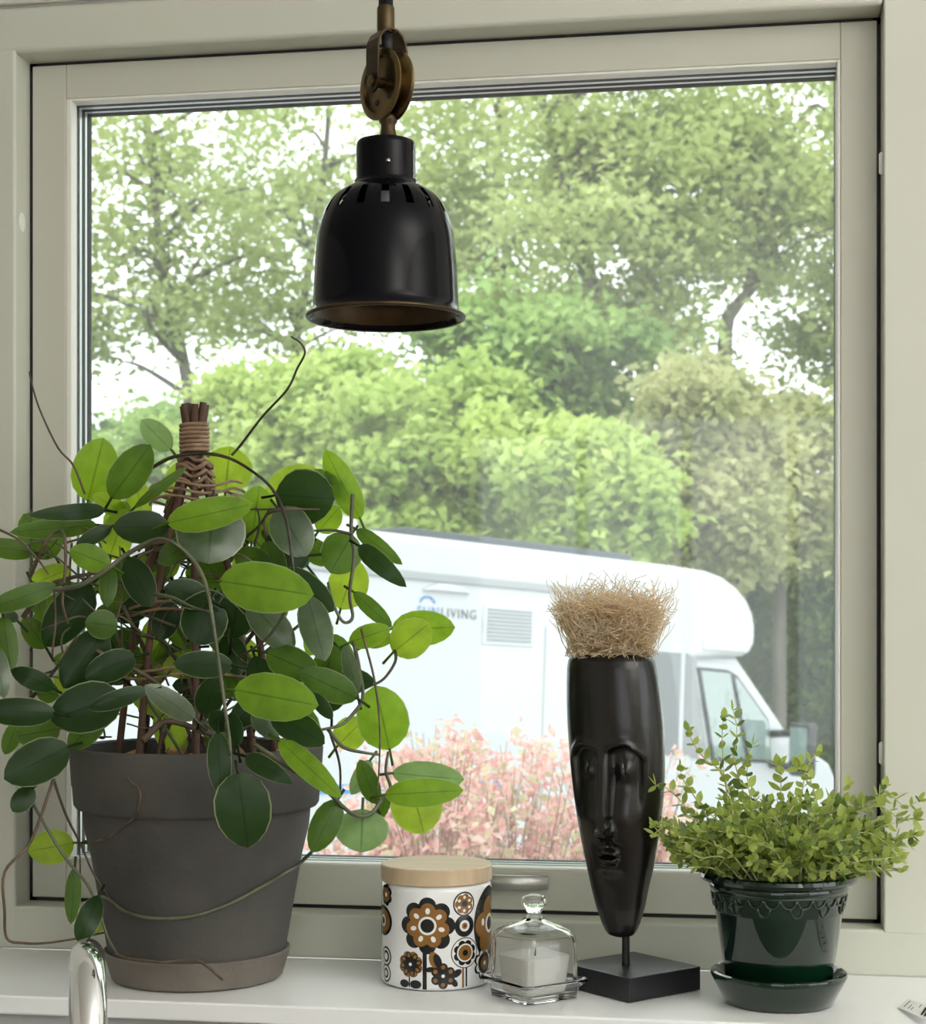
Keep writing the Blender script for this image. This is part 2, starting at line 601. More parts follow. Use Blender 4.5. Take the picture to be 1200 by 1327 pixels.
for z in (P(1141, 215, 1.83).z, P(1138, 975, 1.83).z):
    q = MB()
    q.tube([(FX1 - .0012, .012, z - .012), (FX1 - .0012, .012, z - .010), (FX1 - .0012, .012, z + .010), (FX1 - .0012, .012, z + .012)],
           [.0015, .003, .003, .0015], 10)
    q.build('hinge_cap', M['white'], win, smooth=True)
pc = P(29, 285, 1.97)
q = MB()
vv = [(FX0 + .0006, .018 + .0085 * math.cos(2 * PI * k / 20), pc.z + .011 * math.sin(2 * PI * k / 20)) for k in range(20)]
vv2 = [(FX0 - .001, p[1], p[2]) for p in vv]
q.add(vv + vv2, [tuple(range(20))] + [(k, 20 + k, 20 + (k + 1) % 20, (k + 1) % 20) for k in range(20)])
q.build('screw_cap', M['white'], win)

# ------------------------------------------------------------------ exterior: ground, camper, trees, shrubs
CAL, CPITCH = math.radians(45), .05
cfw = RT * math.cos(CAL) * math.cos(CPITCH) + FW * math.sin(CAL) * math.cos(CPITCH) - UP * math.sin(CPITCH)
cnr = cfw.cross(UP).normalized()                # towards us
cup = cnr.cross(cfw)
CO = P(893, 805, 12.6) - UP * 2.27
gnorm = cup


def gz(x, y):
    """height of the gently sloping ground"""
    d = (x - CO.x) * gnorm.x + (y - CO.y) * gnorm.y
    return CO.z - d / gnorm.z


M['gravel'] = mat('pale_gravel', srgb(158, 156, 151), .9, color2=srgb(136, 134, 129), vscale=30, bump=.5, bscale=20)
M['grass'] = mat('grass', (.10, .17, .04, 1), .9, color2=(.16, .24, .06, 1), vscale=2)
g = MB()
xs, ys = np.linspace(-40, 40, 9), np.linspace(.35, 60, 7)
g.add([(x, y, gz(x, y)) for y in ys for x in xs],
      [(j * 9 + i, j * 9 + i + 1, (j + 1) * 9 + i + 1, (j + 1) * 9 + i) for j in range(6) for i in range(8)])
struct(g.build('ground', M['gravel']), 'pale gravel drive outside the window')
g = MB()
xs, ys = np.linspace(-40, 40, 9), np.linspace(17, 60, 5)
g.add([(x, y, gz(x, y) + .03) for y in ys for x in xs],
      [(j * 9 + i, j * 9 + i + 1, (j + 1) * 9 + i + 1, (j + 1) * 9 + i) for j in range(4) for i in range(8)])
struct(g.build('lawn', M['grass']), 'green verge under the trees')

# ---- the camper van
CW = {
    'body': mat('camper_white', srgb(196, 199, 204), .3),
    'trim': mat('camper_trim', srgb(158, 160, 164), .4),
    'grey': mat('camper_grey', srgb(122, 125, 129), .4),
    'cgrey': mat('camper_bodygrey', srgb(140, 143, 147), .35),
    'dark': mat('camper_dark', srgb(40, 43, 46), .5),
    'tyre': mat('tyre', (.02, .02, .02, 1), .8),
    'win': mat('camper_glass', srgb(120, 140, 138), .04, spec=1.0, coat=1),
    'blue': mat('camper_blue', srgb(40, 135, 195), .4),
    'lblue': mat('logo_blue', srgb(70, 130, 190), .5),
    'lgrey': mat('logo_grey', srgb(100, 104, 110), .5),
    'roofdark': mat('roof_panel_dark', srgb(70, 76, 84), .4),
}
cv = thing('camper_van', 'white camper van with an overcab nose parked behind the red shrubs', 'camper van', CO)
cv.rotation_euler = Matrix((cfw, -cnr, cup)).transposed().to_euler()
CWID = 2.28


def cs(name, poly, y0, y1, mt, parent=cv, bevel=0, bseg=3, smooth=False):
    """prism from a side outline (x forward, z up), y from the near side inwards"""
    q = MB().prism(poly, lambda u, w, a: (u, a, w), y0, y1)
    return q.build(name, CW[mt], parent, local=True, bevel=bevel, bseg=bseg, smooth=smooth)


roof = [(-5.2, .48), (-.02, .48), (-.02, 1.99), (.30, 2.02), (.58, 2.03), (.68, 2.06), (.735, 2.14), (.735, 2.27), (.70, 2.37),
        (.62, 2.47), (.48, 2.56), (.30, 2.625), (.10, 2.655), (-.3, 2.665), (-4.9, 2.665), (-5.12, 2.62), (-5.2, 2.5)]
cs('living_body', roof, 0, CWID, 'body', bevel=.05, bseg=4)
cs('roof_curb', [(-5.19, 2.385), (-1.3, 2.385), (-1.2, 2.40), (-1.2, 2.43), (-1.3, 2.44), (-5.19, 2.44)], -.02, .03, 'trim', bevel=.008)
# shadowed scoop under the nose
cs('nose_scoop', [(.06, 2.06), (.60, 2.06), (.66, 2.12), (.66, 2.18), (.45, 2.27), (.18, 2.25), (.06, 2.16)], -.012, .03, 'body', bevel=.01)
# cab
cab = [(-.02, .42), (2.05, .42), (2.14, .62), (2.10, 1.02), (1.95, 1.20), (1.42, 1.40), (1.30, 1.48), (.62, 2.03), (-.02, 2.03)]
cs('cab', cab, .09, CWID - .09, 'body', bevel=.04)
cs('cab_door', [(-.01, .55), (1.02, .55), (1.18, 1.25), (1.12, 1.50), (.62, 1.97), (-.01, 1.99)], .075, .12, 'body', bevel=.012)
dw = cs('door_window', [(.30, 1.23), (1.09, 1.21), (1.03, 1.55), (.60, 1.885), (.47, 1.925), (.09, 1.935)], .062, .10, 'dark', bevel=.01)
cs('pane', [(.33, 1.255), (.72, 1.245), (.49, 1.90), (.125, 1.91)], .056, .09, 'win', dw)
cs('pane', [(.78, 1.245), (1.065, 1.235), (1.005, 1.54), (.60, 1.855), (.555, 1.87)], .056, .09, 'win', dw)
# windscreen, seen from the side as a band
wq = MB()
wq.add([(1.34, .16, 1.475), (1.34, CWID - .16, 1.475), (.70, CWID - .2, 2.0), (.70, .2, 2.0)], [(0, 1, 2, 3)])
wq.add([(1.33, .16, 1.465), (1.33, CWID - .16, 1.465), (.69, CWID - .2, 1.99), (.69, .2, 1.99)], [(0, 3, 2, 1)])
wq.build('windscreen', CW['win'], cv, local=True)
for yy, sgn in ((.06, -1), (CWID - .06, 1)):
    a = MB()
    a.tube([(1.06, yy, 1.44), (1.10, yy + sgn * .14, 1.45), (1.12, yy + sgn * .26, 1.45)], .03, 8)
    mo = a.build('mirror_arm', CW['dark'], cv, local=True, smooth=True)
    MB().tube([(1.06, yy, 1.20), (1.10, yy + sgn * .14, 1.19), (1.12, yy + sgn * .26, 1.20)], .03, 8).build('mirror_arm', CW['dark'], cv, local=True, smooth=True)
    b = MB().box(1.08, 1.20, yy + sgn * .24 - .10, yy + sgn * .24 + .10, 1.12, 1.54)
    b.build('mirror_housing', CW['dark'], mo, local=True, bevel=.035, bseg=3)
    MB().box(1.074, 1.082, yy + sgn * .24 - .075, yy + sgn * .24 + .075, 1.24, 1.50).build('mirror_glass', CW['win'], mo, local=True)
# grey side graphics and the joint line before the cab
cs('side_graphic', [(-1.05, 1.28), (-.20, 1.28), (-.20, 2.03), (-.95, 2.03)], -.006, .01, 'grey')
cs('side_graphic', [(-.14, 1.28), (-.012, 1.28), (-.012, 2.0), (-.14, 2.03)], -.006, .01, 'cgrey')
cs('door_pillar', [(0, 1.26), (.27, 1.24), (.06, 1.96), (0, 1.97)], .066, .08, 'cgrey')
for x in (-1.685, -1.06):
    cs('door_joint', [(x, .62), (x + .012, .62), (x + .012, 2.15), (x, 2.15)], -.004, .01, 'trim')
cs('side_stripe', [(-5.15, 1.07), (-2.02, 1.07), (-1.95, 1.10), (-2.02, 1.125), (-5.15, 1.125)], -.006, .01, 'blue')
cs('skirt', [(-5.15, .36), (-.05, .36), (-.05, .62), (-5.15, .62)], -.015, .04, 'cgrey', bevel=.01)
vent = cs('fridge_vent', [(-2.29, 2.01), (-1.805, 2.01), (-1.805, 2.265), (-2.29, 2.265)], -.012, .02, 'body', bevel=.006)
for k in range(9):
    z = 2.035 + k * .0245
    cs('slat', [(-2.255, z), (-1.835, z), (-1.835, z + .011), (-2.255, z + .011)], -.018, -.008, 'grey', vent)
cs('awning_lamp', [(-2.84, 2.325), (-2.42, 2.325), (-2.50, 2.362), (-2.63, 2.377), (-2.72, 2.372), (-2.80, 2.345)], -.035, .01, 'body', bevel=.012)


def lettering(txt, size, x, z, mt, parent):
    c = bpy.data.curves.new('lettering', 'FONT')
    c.body = txt
    c.size = size
    c.extrude = .001
    c.space_character = 1.22
    t = bpy.data.objects.new('lettering_source', c)
    col.objects.link(t)
    bpy.context.view_layer.update()
    me = bpy.data.meshes.new_from_object(t.evaluated_get(bpy.context.evaluated_depsgraph_get()))
    bpy.data.objects.remove(t, do_unlink=True)
    w = max(v.co.x for v in me.vertices)
    me.transform(Matrix(((1, 0, 0, x), (0, 0, -1, -.004), (0, 1, 0, z), (0, 0, 0, 1))))
    me.materials.clear()
    me.materials.append(CW[mt])
    o = bpy.data.objects.new('lettering', me)
    col.objects.link(o)
    o.parent = parent
    return x + w


xe = lettering('SUN', .088, -2.875, 2.165, 'lblue', cv)
lettering('LIVING', .088, xe + .022, 2.165, 'lgrey', cv)
lg = MB()
for k in range(10):
    a0, a1 = PI * (.08 + .84 * k / 10), PI * (.08 + .84 * (k + 1) / 10)
    q = [(-2.79 + r * math.cos(a), -.005, 2.236 + .75 * r * math.sin(a)) for r, a in ((.074, a0), (.074, a1), (.058, a1), (.058, a0))]
    lg.add(q, [(0, 1, 2, 3)])
lg.build('emblem', CW['lblue'], cv, local=True)
# roof fittings
MB().box(-3.7, -3.05, .35, 1.1, 2.66, 2.775).build('roof_hatch', CW['body'], cv, local=True, bevel=.05, bseg=3)
MB().box(-2.85, -.62, .15, 1.3, 2.675, 2.725).build('solar_panel', CW['roofdark'], cv, local=True, bevel=.008)
for x in (-3.9, 1.38):
    for yy in (.04, CWID - .24):
        w = MB()
        n = 28
        pr = [(.17, 0), (.27, 0), (.325, .02), (.335, .06), (.335, .14), (.325, .18), (.27, .20), (.17, .20)]
        vv, ff = [], []
        for (r, dy) in pr:
            for k in range(n):
                a = 2 * PI * k / n
                vv.append((x + r * math.cos(a), yy + dy, .335 + r * math.sin(a)))
        for i in range(len(pr) - 1):
            ff += [(i * n + k, i * n + (k + 1) % n, (i + 1) * n + (k + 1) % n, (i + 1) * n + k) for k in range(n)]
        w.add(vv, ff)
        wo = w.build('wheel', CW['tyre'], cv, local=True, smooth=True, angle=40)
        hb = MB()
        vv = [(x + .175 * math.cos(2 * PI * k / n), yy + .03, .335 + .175 * math.sin(2 * PI * k / n)) for k in range(n)] + [(x, yy + .015, .335)]
        vb = [(x + .175 * math.cos(2 * PI * k / n), yy + .17, .335 + .175 * math.sin(2 * PI * k / n)) for k in range(n)] + [(x, yy + .185, .335)]
        hb.add(vv, [(k, (k + 1) % n, n) for k in range(n)]).add(vb, [((k + 1) % n, k, n) for k in range(n)])
        hb.build('hub_cap', CW['trim'], wo, local=True, smooth=True)


# ---- foliage
def leaf_cloud(name, pos, size, mt, parent, aspect=.62, flat=.5, seed=1):
    r = np.random.default_rng(seed)
    n = len(pos)
    nrm = r.normal(size=(n, 3))
    nrm[:, 2] = np.abs(nrm[:, 2]) + flat
    nrm /= np.linalg.norm(nrm, axis=1)[:, None]
    t = r.normal(size=(n, 3))
    t -= nrm * np.sum(t * nrm, 1)[:, None]
    t /= np.linalg.norm(t, axis=1)[:, None]
    b = np.cross(nrm, t)
    s = size * r.uniform(.7, 1.3, n)[:, None]
    bend = nrm * s * .14
    off = np.array(parent.location)
    V = np.empty((n, 4, 3), np.float32)
    p = pos - off
    V[:, 0] = p - t * s * .5
    V[:, 1] = p + b * s * .5 * aspect + bend
    V[:, 2] = p + t * s * .5
    V[:, 3] = p - b * s * .5 * aspect + bend
    me = bpy.data.meshes.new(name)
    me.vertices.add(n * 4)
    me.vertices.foreach_set('co', V.reshape(-1))
    me.loops.add(n * 4)
    me.loops.foreach_set('vertex_index', np.arange(n * 4, dtype=np.int32))
    me.polygons.add(n)
    me.polygons.foreach_set('loop_start', np.arange(0, n * 4, 4, dtype=np.int32))
    me.polygons.foreach_set('loop_total', np.full(n, 4, np.int32))
    me.materials.append(mt)
    me.update(calc_edges=True)
    o = bpy.data.objects.new(name, me)
    col.objects.link(o)
    o.parent = parent
    o['kind'] = 'stuff'
    return o


def fol(name, c1, c2, tr=.45):
    return mat(name, c1, .55, color2=c2, vscale=1.3, transl=tr, spec=.3)


FM = {
    'ash': fol('foliage_ash', (.38, .46, .17, 1), (.52, .58, .25, 1)),
    'birch': fol('foliage_birch', (.44, .52, .19, 1), (.58, .64, .28, 1)),
    'maple': fol('foliage_maple', (.46, .60, .17, 1), (.62, .72, .25, 1), .5),
    'maple2': fol('foliage_maple_deep', (.34, .50, .17, 1), (.48, .62, .23, 1), .48),
    'olive': fol('foliage_olive', (.48, .52, .23, 1), (.64, .62, .34, 1), .48),
    'deep': fol('foliage_deep', (.14, .23, .085, 1), (.29, .41, .15, 1), .42),
}
M['bark'] = mat('grey_bark', srgb(120, 114, 104), .9, color2=srgb(88, 82, 74), vscale=6, stretch=(1, 1, .2), bump=.6, bscale=8)
M['barkdark'] = mat('dark_bark', srgb(84, 74, 64), .9, color2=srgb(60, 52, 46), vscale=6, stretch=(1, 1, .2))


def tree(name, label, d, trunk_px, crown, nb, nclust, per, size, fm, tr=.14, crad=.5, seed=1, bark='bark', bough=1.0, group=None):
    """trunk_px: pixels the trunk passes (bottom to top, at depth d); crown: (cx, cy, rx, ry) in pixels at that depth"""
    r = random.Random(seed)
    rr = np.random.default_rng(seed)
    pts = [P(x, y, d) for x, y in trunk_px]
    b0 = pts[0].copy()
    b0.z = gz(b0.x, b0.y) + .02
    root = thing(name, label, 'tree', b0, group)
    path = spline([b0] + pts, 5)
    n = len(path)
    MB().tube(path, [tr * (1 - .72 * i / (n - 1)) for i in range(n)], 9).build('trunk', M[bark], root, smooth=True)
    cx, cy, rx, ry = crown
    k = d / FPX
    cen = P(cx, cy, d)
    R3 = np.array([rx * k, rx * k * .8, ry * k])
    # boughs spread unevenly through the crown, each a flattish spray of leaf clusters
    nbo = max(8, int(nclust / 13))
    u = rr.normal(size=(nbo, 3))
    u /= np.linalg.norm(u, axis=1)[:, None]
    bo = u * (rr.random(nbo) ** .45)[:, None] * R3 * rr.uniform(.8, 1.12, (nbo, 1))
    bs = rr.uniform(.16, .34, nbo) * bough
    pick = rr.integers(0, nbo, nclust)
    g3 = rr.normal(size=(nclust, 3)) * np.array([.62, .62, .36])
    loc = bo[pick] + g3 * (bs[pick] * R3.mean())[:, None]
    ax = np.array([[RT.x, RT.y, 0], [FW.x, FW.y, 0], [0, 0, 1]])
    cl = np.array(cen) + loc @ ax
    gm = np.array([gz(c[0], c[1]) for c in cl]) + .25
    cl[:, 2] = np.maximum(cl[:, 2], gm)
    # branches reach from the trunk to some of the clusters
    for i in range(nb):
        tgt = Vector(cl[r.randrange(nclust)])
        cand = [q for q in path[2:] if q.z < tgt.z - .1] or [path[len(path) // 2]]
        s = min(cand, key=lambda q: (q - tgt).length + r.random() * .8)
        mid = s.lerp(tgt, .5) + Vector((r.uniform(-.2, .2), r.uniform(-.2, .2), r.uniform(.0, .35)))
        br = spline([s, mid, tgt], 4)
        r0 = tr * r.uniform(.22, .45)
        MB().tube(br, [r0 * (1 - .8 * j / (len(br) - 1)) for j in range(len(br))], 5).build('branch', M[bark], root, smooth=True)
    reps = np.repeat(cl, per, axis=0)
    csz = np.repeat(rr.uniform(.6, 1.25, nclust) * crad, per)
    j = rr.normal(size=reps.shape) * .5
    j[:, 2] *= .62
    leaf_cloud('foliage', reps + j * csz[:, None], size, FM[fm], root, seed=seed)
    return root


TG = 'trees behind the camper van'
# tall thin-crowned trees on the left, sky showing through
tree('ash_tree', 'thin crowned tall tree with forked grey stems against white sky', 24, [(262, 800), (250, 560), (238, 470), (215, 360), (200, 250), (190, 130)],
     (215, 330, 190, 330), 34, 300, 19, .15, 'ash', .13, .55, 3, group=TG)
tree('ash_tree', 'tall tree with sparse crown between the forked tree and the lamp', 27, [(395, 800), (390, 600), (380, 480), (400, 350), (420, 220), (430, 80)],
     (410, 250, 150, 330), 26, 260, 20, .155, 'ash', .12, .56, 5, group=TG)
tree('birch_tree', 'tall airy tree rising just right of the hanging lamp', 25, [(640, 800), (645, 600), (650, 420), (640, 300), (650, 120)],
     (630, 240, 150, 330), 22, 330, 25, .15, 'birch', .13, .55, 8, group=TG)
tree('ash_tree', 'tall tree whose thick grey trunk leans left in its crown', 21, [(790, 800), (785, 560), (765, 380), (755, 310), (730, 240), (700, 120)],
     (785, 260, 150, 300), 24, 430, 30, .135, 'birch', .17, .48, 13, group=TG)
tree('ash_tree', 'tall tree with forked pale trunk beside a bright sky gap', 22, [(940, 800), (940, 560), (940, 430), (955, 395), (985, 350), (1010, 200)],
     (970, 190, 160, 210), 24, 330, 27, .14, 'birch', .15, .50, 17, group=TG)
tree('ash_tree', 'tall dense tree closing the view by the right window stile', 24, [(1110, 800), (1100, 560), (1090, 400), (1085, 200)],
     (1100, 330, 105, 330), 16, 280, 30, .145, 'ash', .14, .52, 19, group=TG)
# lower, fuller maples
tree('maple_tree', 'light green bushy tree low behind the potted climber', 20, [(200, 800), (195, 700), (190, 620)],
     (180, 660, 160, 130), 8, 330, 38, .14, 'maple2', .1, .34, 23, group=TG)
tree('maple_tree', 'bright green maple rising behind the lamp and the climber', 19, [(390, 800), (385, 650), (370, 520)],
     (385, 580, 130, 170), 12, 520, 38, .14, 'maple', .1, .33, 29, group=TG)
tree('maple_tree', 'broad yellow-green maple above the camper roof hatch', 18, [(575, 800), (575, 650), (580, 520)],
     (575, 600, 130, 140), 12, 540, 38, .14, 'maple', .1, .33, 31, group=TG)
tree('maple_tree', 'lush maple with layered sprays above the camper solar panel', 17, [(770, 800), (770, 680), (765, 560)],
     (765, 640, 105, 120), 12, 480, 38, .14, 'maple', .1, .31, 37, group=TG)
tree('maple_tree', 'deep green maple standing behind the layered maple', 20, [(690, 800), (690, 600), (690, 450)],
     (690, 510, 160, 150), 14, 560, 38, .15, 'maple2', .11, .36, 41, group=TG)
tree('maple_tree', 'olive and straw tinted maple above the camper nose', 18.5, [(905, 800), (900, 680), (900, 560)],
     (900, 620, 115, 150), 12, 540, 38, .14, 'olive', .1, .33, 43, group=TG)
tree('maple_tree', 'olive leaved tree between camper nose and window stile', 20.5, [(1010, 800), (1015, 680), (1015, 600)],
     (1025, 640, 95, 125), 10, 380, 38, .14, 'olive', .1, .34, 47, group=TG)
tree('spruce_tree', 'dark green shady tree with bare trunk ahead of the camper nose', 23, [(1015, 900), (1020, 760), (1030, 640)],
     (1020, 810, 120, 190), 8, 480, 70, .14, 'deep', .07, .5, 53, 'barkdark', group=TG)
tree('spruce_tree', 'dark green shady tree with bare trunk nearest the right stile', 24, [(1080, 900), (1080, 760), (1085, 640)],
     (1095, 820, 90, 190), 8, 420, 70, .14, 'deep', .07, .5, 59, 'barkdark', group=TG)
# woodland edge further back fills the gaps low down
for k, (x, s, wl) in enumerate(((60, 61, 'dim far tree at the left window stile behind the forked tree'), (300, 67, 'light far tree behind the stick frame of the climber'),
                                (480, 71, 'dim far tree behind the bright maple under the lamp'), (700, 73, 'light far tree seen between the two maples over the camper'),
                                (860, 79, 'dim far tree behind the olive maple over the camper nose'))):
    tree('woodland_tree', wl, 30, [(x, 800), (x + 5, 650), (x, 480)],
         (x, 700, 160, 170), 6, 260, 80, .19, 'maple2' if k % 2 else 'deep', .13, .75, s, 'barkdark', group='far woodland trees')

# the wood goes on to both sides of the window
for x, d, fm, sd_, wl in ((1290, 22, 'birch', 83, 'airy tree further along the wood beyond the camper bonnet'), (1560, 24, 'maple2', 89, 'green tree in the wood well ahead of the camper'),
                          (1850, 24, 'ash', 97, 'last tree of the wood beside the open verge'), (-120, 24, 'ash', 127, 'tall tree of the wood behind the camper tail'),
                          (-420, 25, 'maple2', 131, 'far green tree of the wood beyond the camper tail')):
    tree('woodland_tree', wl, d, [(x, 800), (x + 8, 600), (x, 300)], (x, 420, 170, 420), 14, 420, 45, .18, fm, .15, .6, sd_, group='trees continuing the wood')

# ---- red leaved shrubs under the window
SM = [mat('shrub_leaf_pink', srgb(214, 142, 136), .5, color2=srgb(242, 214, 206), vscale=40, transl=.45),
      mat('shrub_leaf_green', srgb(180, 178, 130), .5, color2=srgb(226, 206, 176), vscale=40, transl=.4)]
M['shrubstem'] = mat('shrub_stem', srgb(150, 112, 96), .8, var=.15, vscale=30)


def shrub(label, px, top, d, wpx, n, seed):
    r = random.Random(seed)
    rr = np.random.default_rng(seed)
    c = P(px, 805, d)
    base = Vector((c.x, c.y, gz(c.x, c.y) + .01))
    root = thing('red_shrub', label, 'shrub', base, 'red shrubs below the window')
    pos = []
    k = d / FPX
    topz = P(px, top, d).z
    for i in range(n):
        a = r.uniform(-1, 1)
        bb = r.uniform(-1, 1)
        tip = base + RT * (a * wpx * k) + FW * (bb * .40)
        tip.z = topz - (abs(a) ** 2.2 * .10 + abs(bb) * .04 + r.random() ** 1.2 * .30)
        e = tip - base
        m1 = base + Vector((e.x * .22 + r.uniform(-.05, .05), e.y * .22 + r.uniform(-.05, .05), e.z * .62))
        st = spline([base + Vector((r.uniform(-.06, .06), r.uniform(-.06, .06), 0)), m1, tip], 7)
        MB().tube(st, [.006 * (1 - .8 * j / (len(st) - 1)) for j in range(len(st))], 4).build('stem', M['shrubstem'], root)
        for j in range(4):                            # twigs near the top, each with its leaves
            q0 = st[r.randrange(7, len(st))]
            q1 = q0 + Vector((r.gauss(0, .07), r.gauss(0, .07), r.uniform(.0, .08)))
            q1.z = min(q1.z, topz + .02)
            for u_ in range(8):
                q = q0.lerp(q1, r.random())
                pos.append([q.x + r.gauss(0, .022), q.y + r.gauss(0, .022), q.z + r.gauss(0, .020)])
    pos = np.array(pos)
    sel = rr.random(len(pos)) < .72
    leaf_cloud('foliage', pos[sel], .034, SM[0], root, aspect=.6, flat=.2, seed=seed)
    leaf_cloud('foliage', pos[~sel], .032, SM[1], root, aspect=.6, flat=.2, seed=seed + 1)


shrub('pale red leaved shrub seen between jar and potted climber', 560, 940, 4.3, 95, 110, 101)
shrub('red leaved shrub spreading behind the glass candle dish', 655, 955, 4.6, 95, 110, 103)
shrub('red leaved shrub standing behind the carved mask', 800, 945, 4.9, 105, 110, 107)
shrub('low red shrub partly behind the grey clay pot', 455, 1040, 4.2, 70, 50, 109)

# ------------------------------------------------------------------ pendant lamp with pulley
LD = 1.50
lk = LD / FPX
lc = P(500, 412, LD)
lamp = thing('pendant_lamp', 'black enamel pendant lamp hanging from a brass pulley', 'lamp', lc)


def lz(py):
    return P(500, py, LD).z


def lr(px):
    return px * lk


prof_px = [(101, 411), (99, 407), (95.5, 404), (94.5, 397), (93.5, 375), (92, 345), (90, 318), (87, 298), (82, 281), (75, 267), (66, 256),
           (56, 248), (47, 243), (42.5, 240), (41.5, 236)]
_pp = spline([Vector((a, b, 0)) for a, b in prof_px[3:13]], 3)
prof_px = prof_px[:3] + [(v.x, v.y) for v in _pp] + prof_px[13:]
NS = 16                                             # ventilation slots round the shoulder
n = NS * 6
outer = [(lr(a), lz(b)) for a, b in prof_px]
sh = MB()
vv, ff = [], []
for ly_, off in ((0, 0.0), (1, -.0016)):
    for r, z in outer:
        for k in range(n):
            a = 2 * PI * k / n
            vv.append((lc.x + (r + off) * math.cos(a), lc.y + (r + off) * math.sin(a), z + (off * .6 if ly_ else 0)))
nr = len(outer)


def vid(ly_, i, k):
    return ly_ * nr * n + i * n + k % n


hole = lambda i, k: 252 <= (prof_px[i][1] + prof_px[i + 1][1]) / 2 <= 283 and (k % 6) in (2, 3)
for i in range(nr - 1):
    for k in range(n):
        if hole(i, k):
            continue
        ff.append((vid(0, i, k), vid(0, i, k + 1), vid(0, i + 1, k + 1), vid(0, i + 1, k)))
        ff.append((vid(1, i, k), vid(1, i + 1, k), vid(1, i + 1, k + 1), vid(1, i, k + 1)))
        for (di, dk, e0, e1) in ((0, 1, (i, k + 1), (i + 1, k + 1)), (0, -1, (i + 1, k), (i, k)), (1, 0, (i + 1, k + 1), (i + 1, k)), (-1, 0, (i, k), (i, k + 1))):
            if 0 <= i + di < nr - 1 and hole(i + di, k + dk):
                ff.append((vid(0, *e0), vid(1, *e0), vid(1, *e1), vid(0, *e1)))
sh.add(vv, ff)
mi_out = len(ff)
shade = sh.build('shade', M['black'], lamp, smooth=True, angle=45)
# brass lining of the shade and its rolled rim
ln = MB().lathe([(lr(98), lz(409)), (lr(93) - .0022, lz(403)), (lr(92) - .0022, lz(375)), (lr(88) - .0022, lz(318)), (lr(84) - .0022, lz(301))], (lc.x, lc.y, 0), 72)
tag(ln.build('lining', M['brassdark'], lamp, smooth=True), 'brass lined inside of the shade')
rim = MB()
rp = [(lr(101) + .0019 * math.cos(a), lz(411) + .0019 * math.sin(a)) for a in [2 * PI * k / 10 for k in range(10)]]
rim.lathe(rp, (lc.x, lc.y, 0), 96, closed=True)
tag(rim.build('rim', M['brassdark'], lamp, smooth=True), 'rolled brass rim')
cl = MB().lathe([(lr(40), lz(242)), (lr(38.8), lz(236)), (lr(38.5), lz(192)), (lr(38), lz(187)), (lr(36.5), lz(184.5)), (0, lz(183))], (lc.x, lc.y, 0), 64)
cl.build('collar', M['black'], lamp, smooth=True, angle=50)
sc = P(503, 208, LD - lr(38.5))
MB().lathe([(0, .0022), (.0014, .0018), (.002, .0004), (.002, -.001)], (sc.x, sc.y, sc.z), 10).build('set_screw', M['steel'], lamp, smooth=True)
nk = MB().lathe([(lr(13), lz(184)), (lr(11), lz(176)), (lr(9.5), lz(168)), (lr(9.5), lz(162)), (lr(12), lz(158)), (lr(12), lz(152)), (lr(9), lz(148)), (0, lz(147))],
                (P(503, 180, LD).x, P(503, 180, LD).y, 0), 28)
nk.build('neck', M['brassdark'], lamp, smooth=True, angle=50)
# bulb holder and bulb inside the shade
MB().lathe([(0, lz(250)), (.014, lz(252)), (.016, lz(285)), (0, lz(287))], (lc.x, lc.y, 0), 20).build('bulb_holder', M['white'], lamp, smooth=True, angle=40)
MB().lathe([(.012, lz(285)), (.016, lz(305)), (.024, lz(335)), (.022, lz(358)), (.012, lz(371)), (0, lz(374))], (lc.x, lc.y, 0), 24).build('bulb', M['white'], lamp, smooth=True)
# pulley: axle direction turned towards the viewer's left
pc_ = P(501.5, 111, LD)
axd = (-FW * math.cos(math.radians(53)) - RT * math.sin(math.radians(53))).normalized()
ahz = axd.cross(UP).normalized()


def disc(name, prof, mt, parent, nseg=48, **kw):
    """lathe about the pulley axle; prof: (radius, position along the axle)"""
    q = MB()
    vv, ff = [], []
    for r, t in prof:
        for k in range(nseg):
            a = 2 * PI * k / nseg
            vv.append(pc_ + axd * t + (ahz * math.cos(a) + UP * math.sin(a)) * r)
    for i in range(len(prof) - 1):
        for k in range(nseg):
            ff.append((i * nseg + k, i * nseg + (k + 1) % nseg, (i + 1) * nseg + (k + 1) % nseg, (i + 1) * nseg + k))
    ff.append(tuple(range(nseg)))
    ff.append(tuple((len(prof) - 1) * nseg + k for k in range(nseg))[::-1])
    q.add(vv, ff)
    return q.build(name, M[mt], parent, smooth=True, angle=45, **kw)


PR = lr(46)
wheel = disc('pulley_wheel', [(PR * .70, .0052), (PR * .78, .0052), (PR * .80, .0082), (PR * .97, .0082), (PR, .0074), (PR, .0064), (PR * .95, .0048), (PR * .70, .0024),
                              (PR * .64, 0), (PR * .70, -.0024), (PR * .95, -.0048), (PR, -.0064), (PR, -.0074), (PR * .97, -.0082), (PR * .80, -.0082), (PR * .78, -.0052), (PR * .7, -.0052)], 'brass', lamp)
for a in (-60, -130):
    c0 = pc_ + (ahz * math.cos(math.radians(a)) + UP * math.sin(math.radians(a))) * PR * .52
    MB().tube([c0 + axd * .0050, c0 + axd * .0058], .0026, 16).build('weight_hole', M['cord'], wheel)
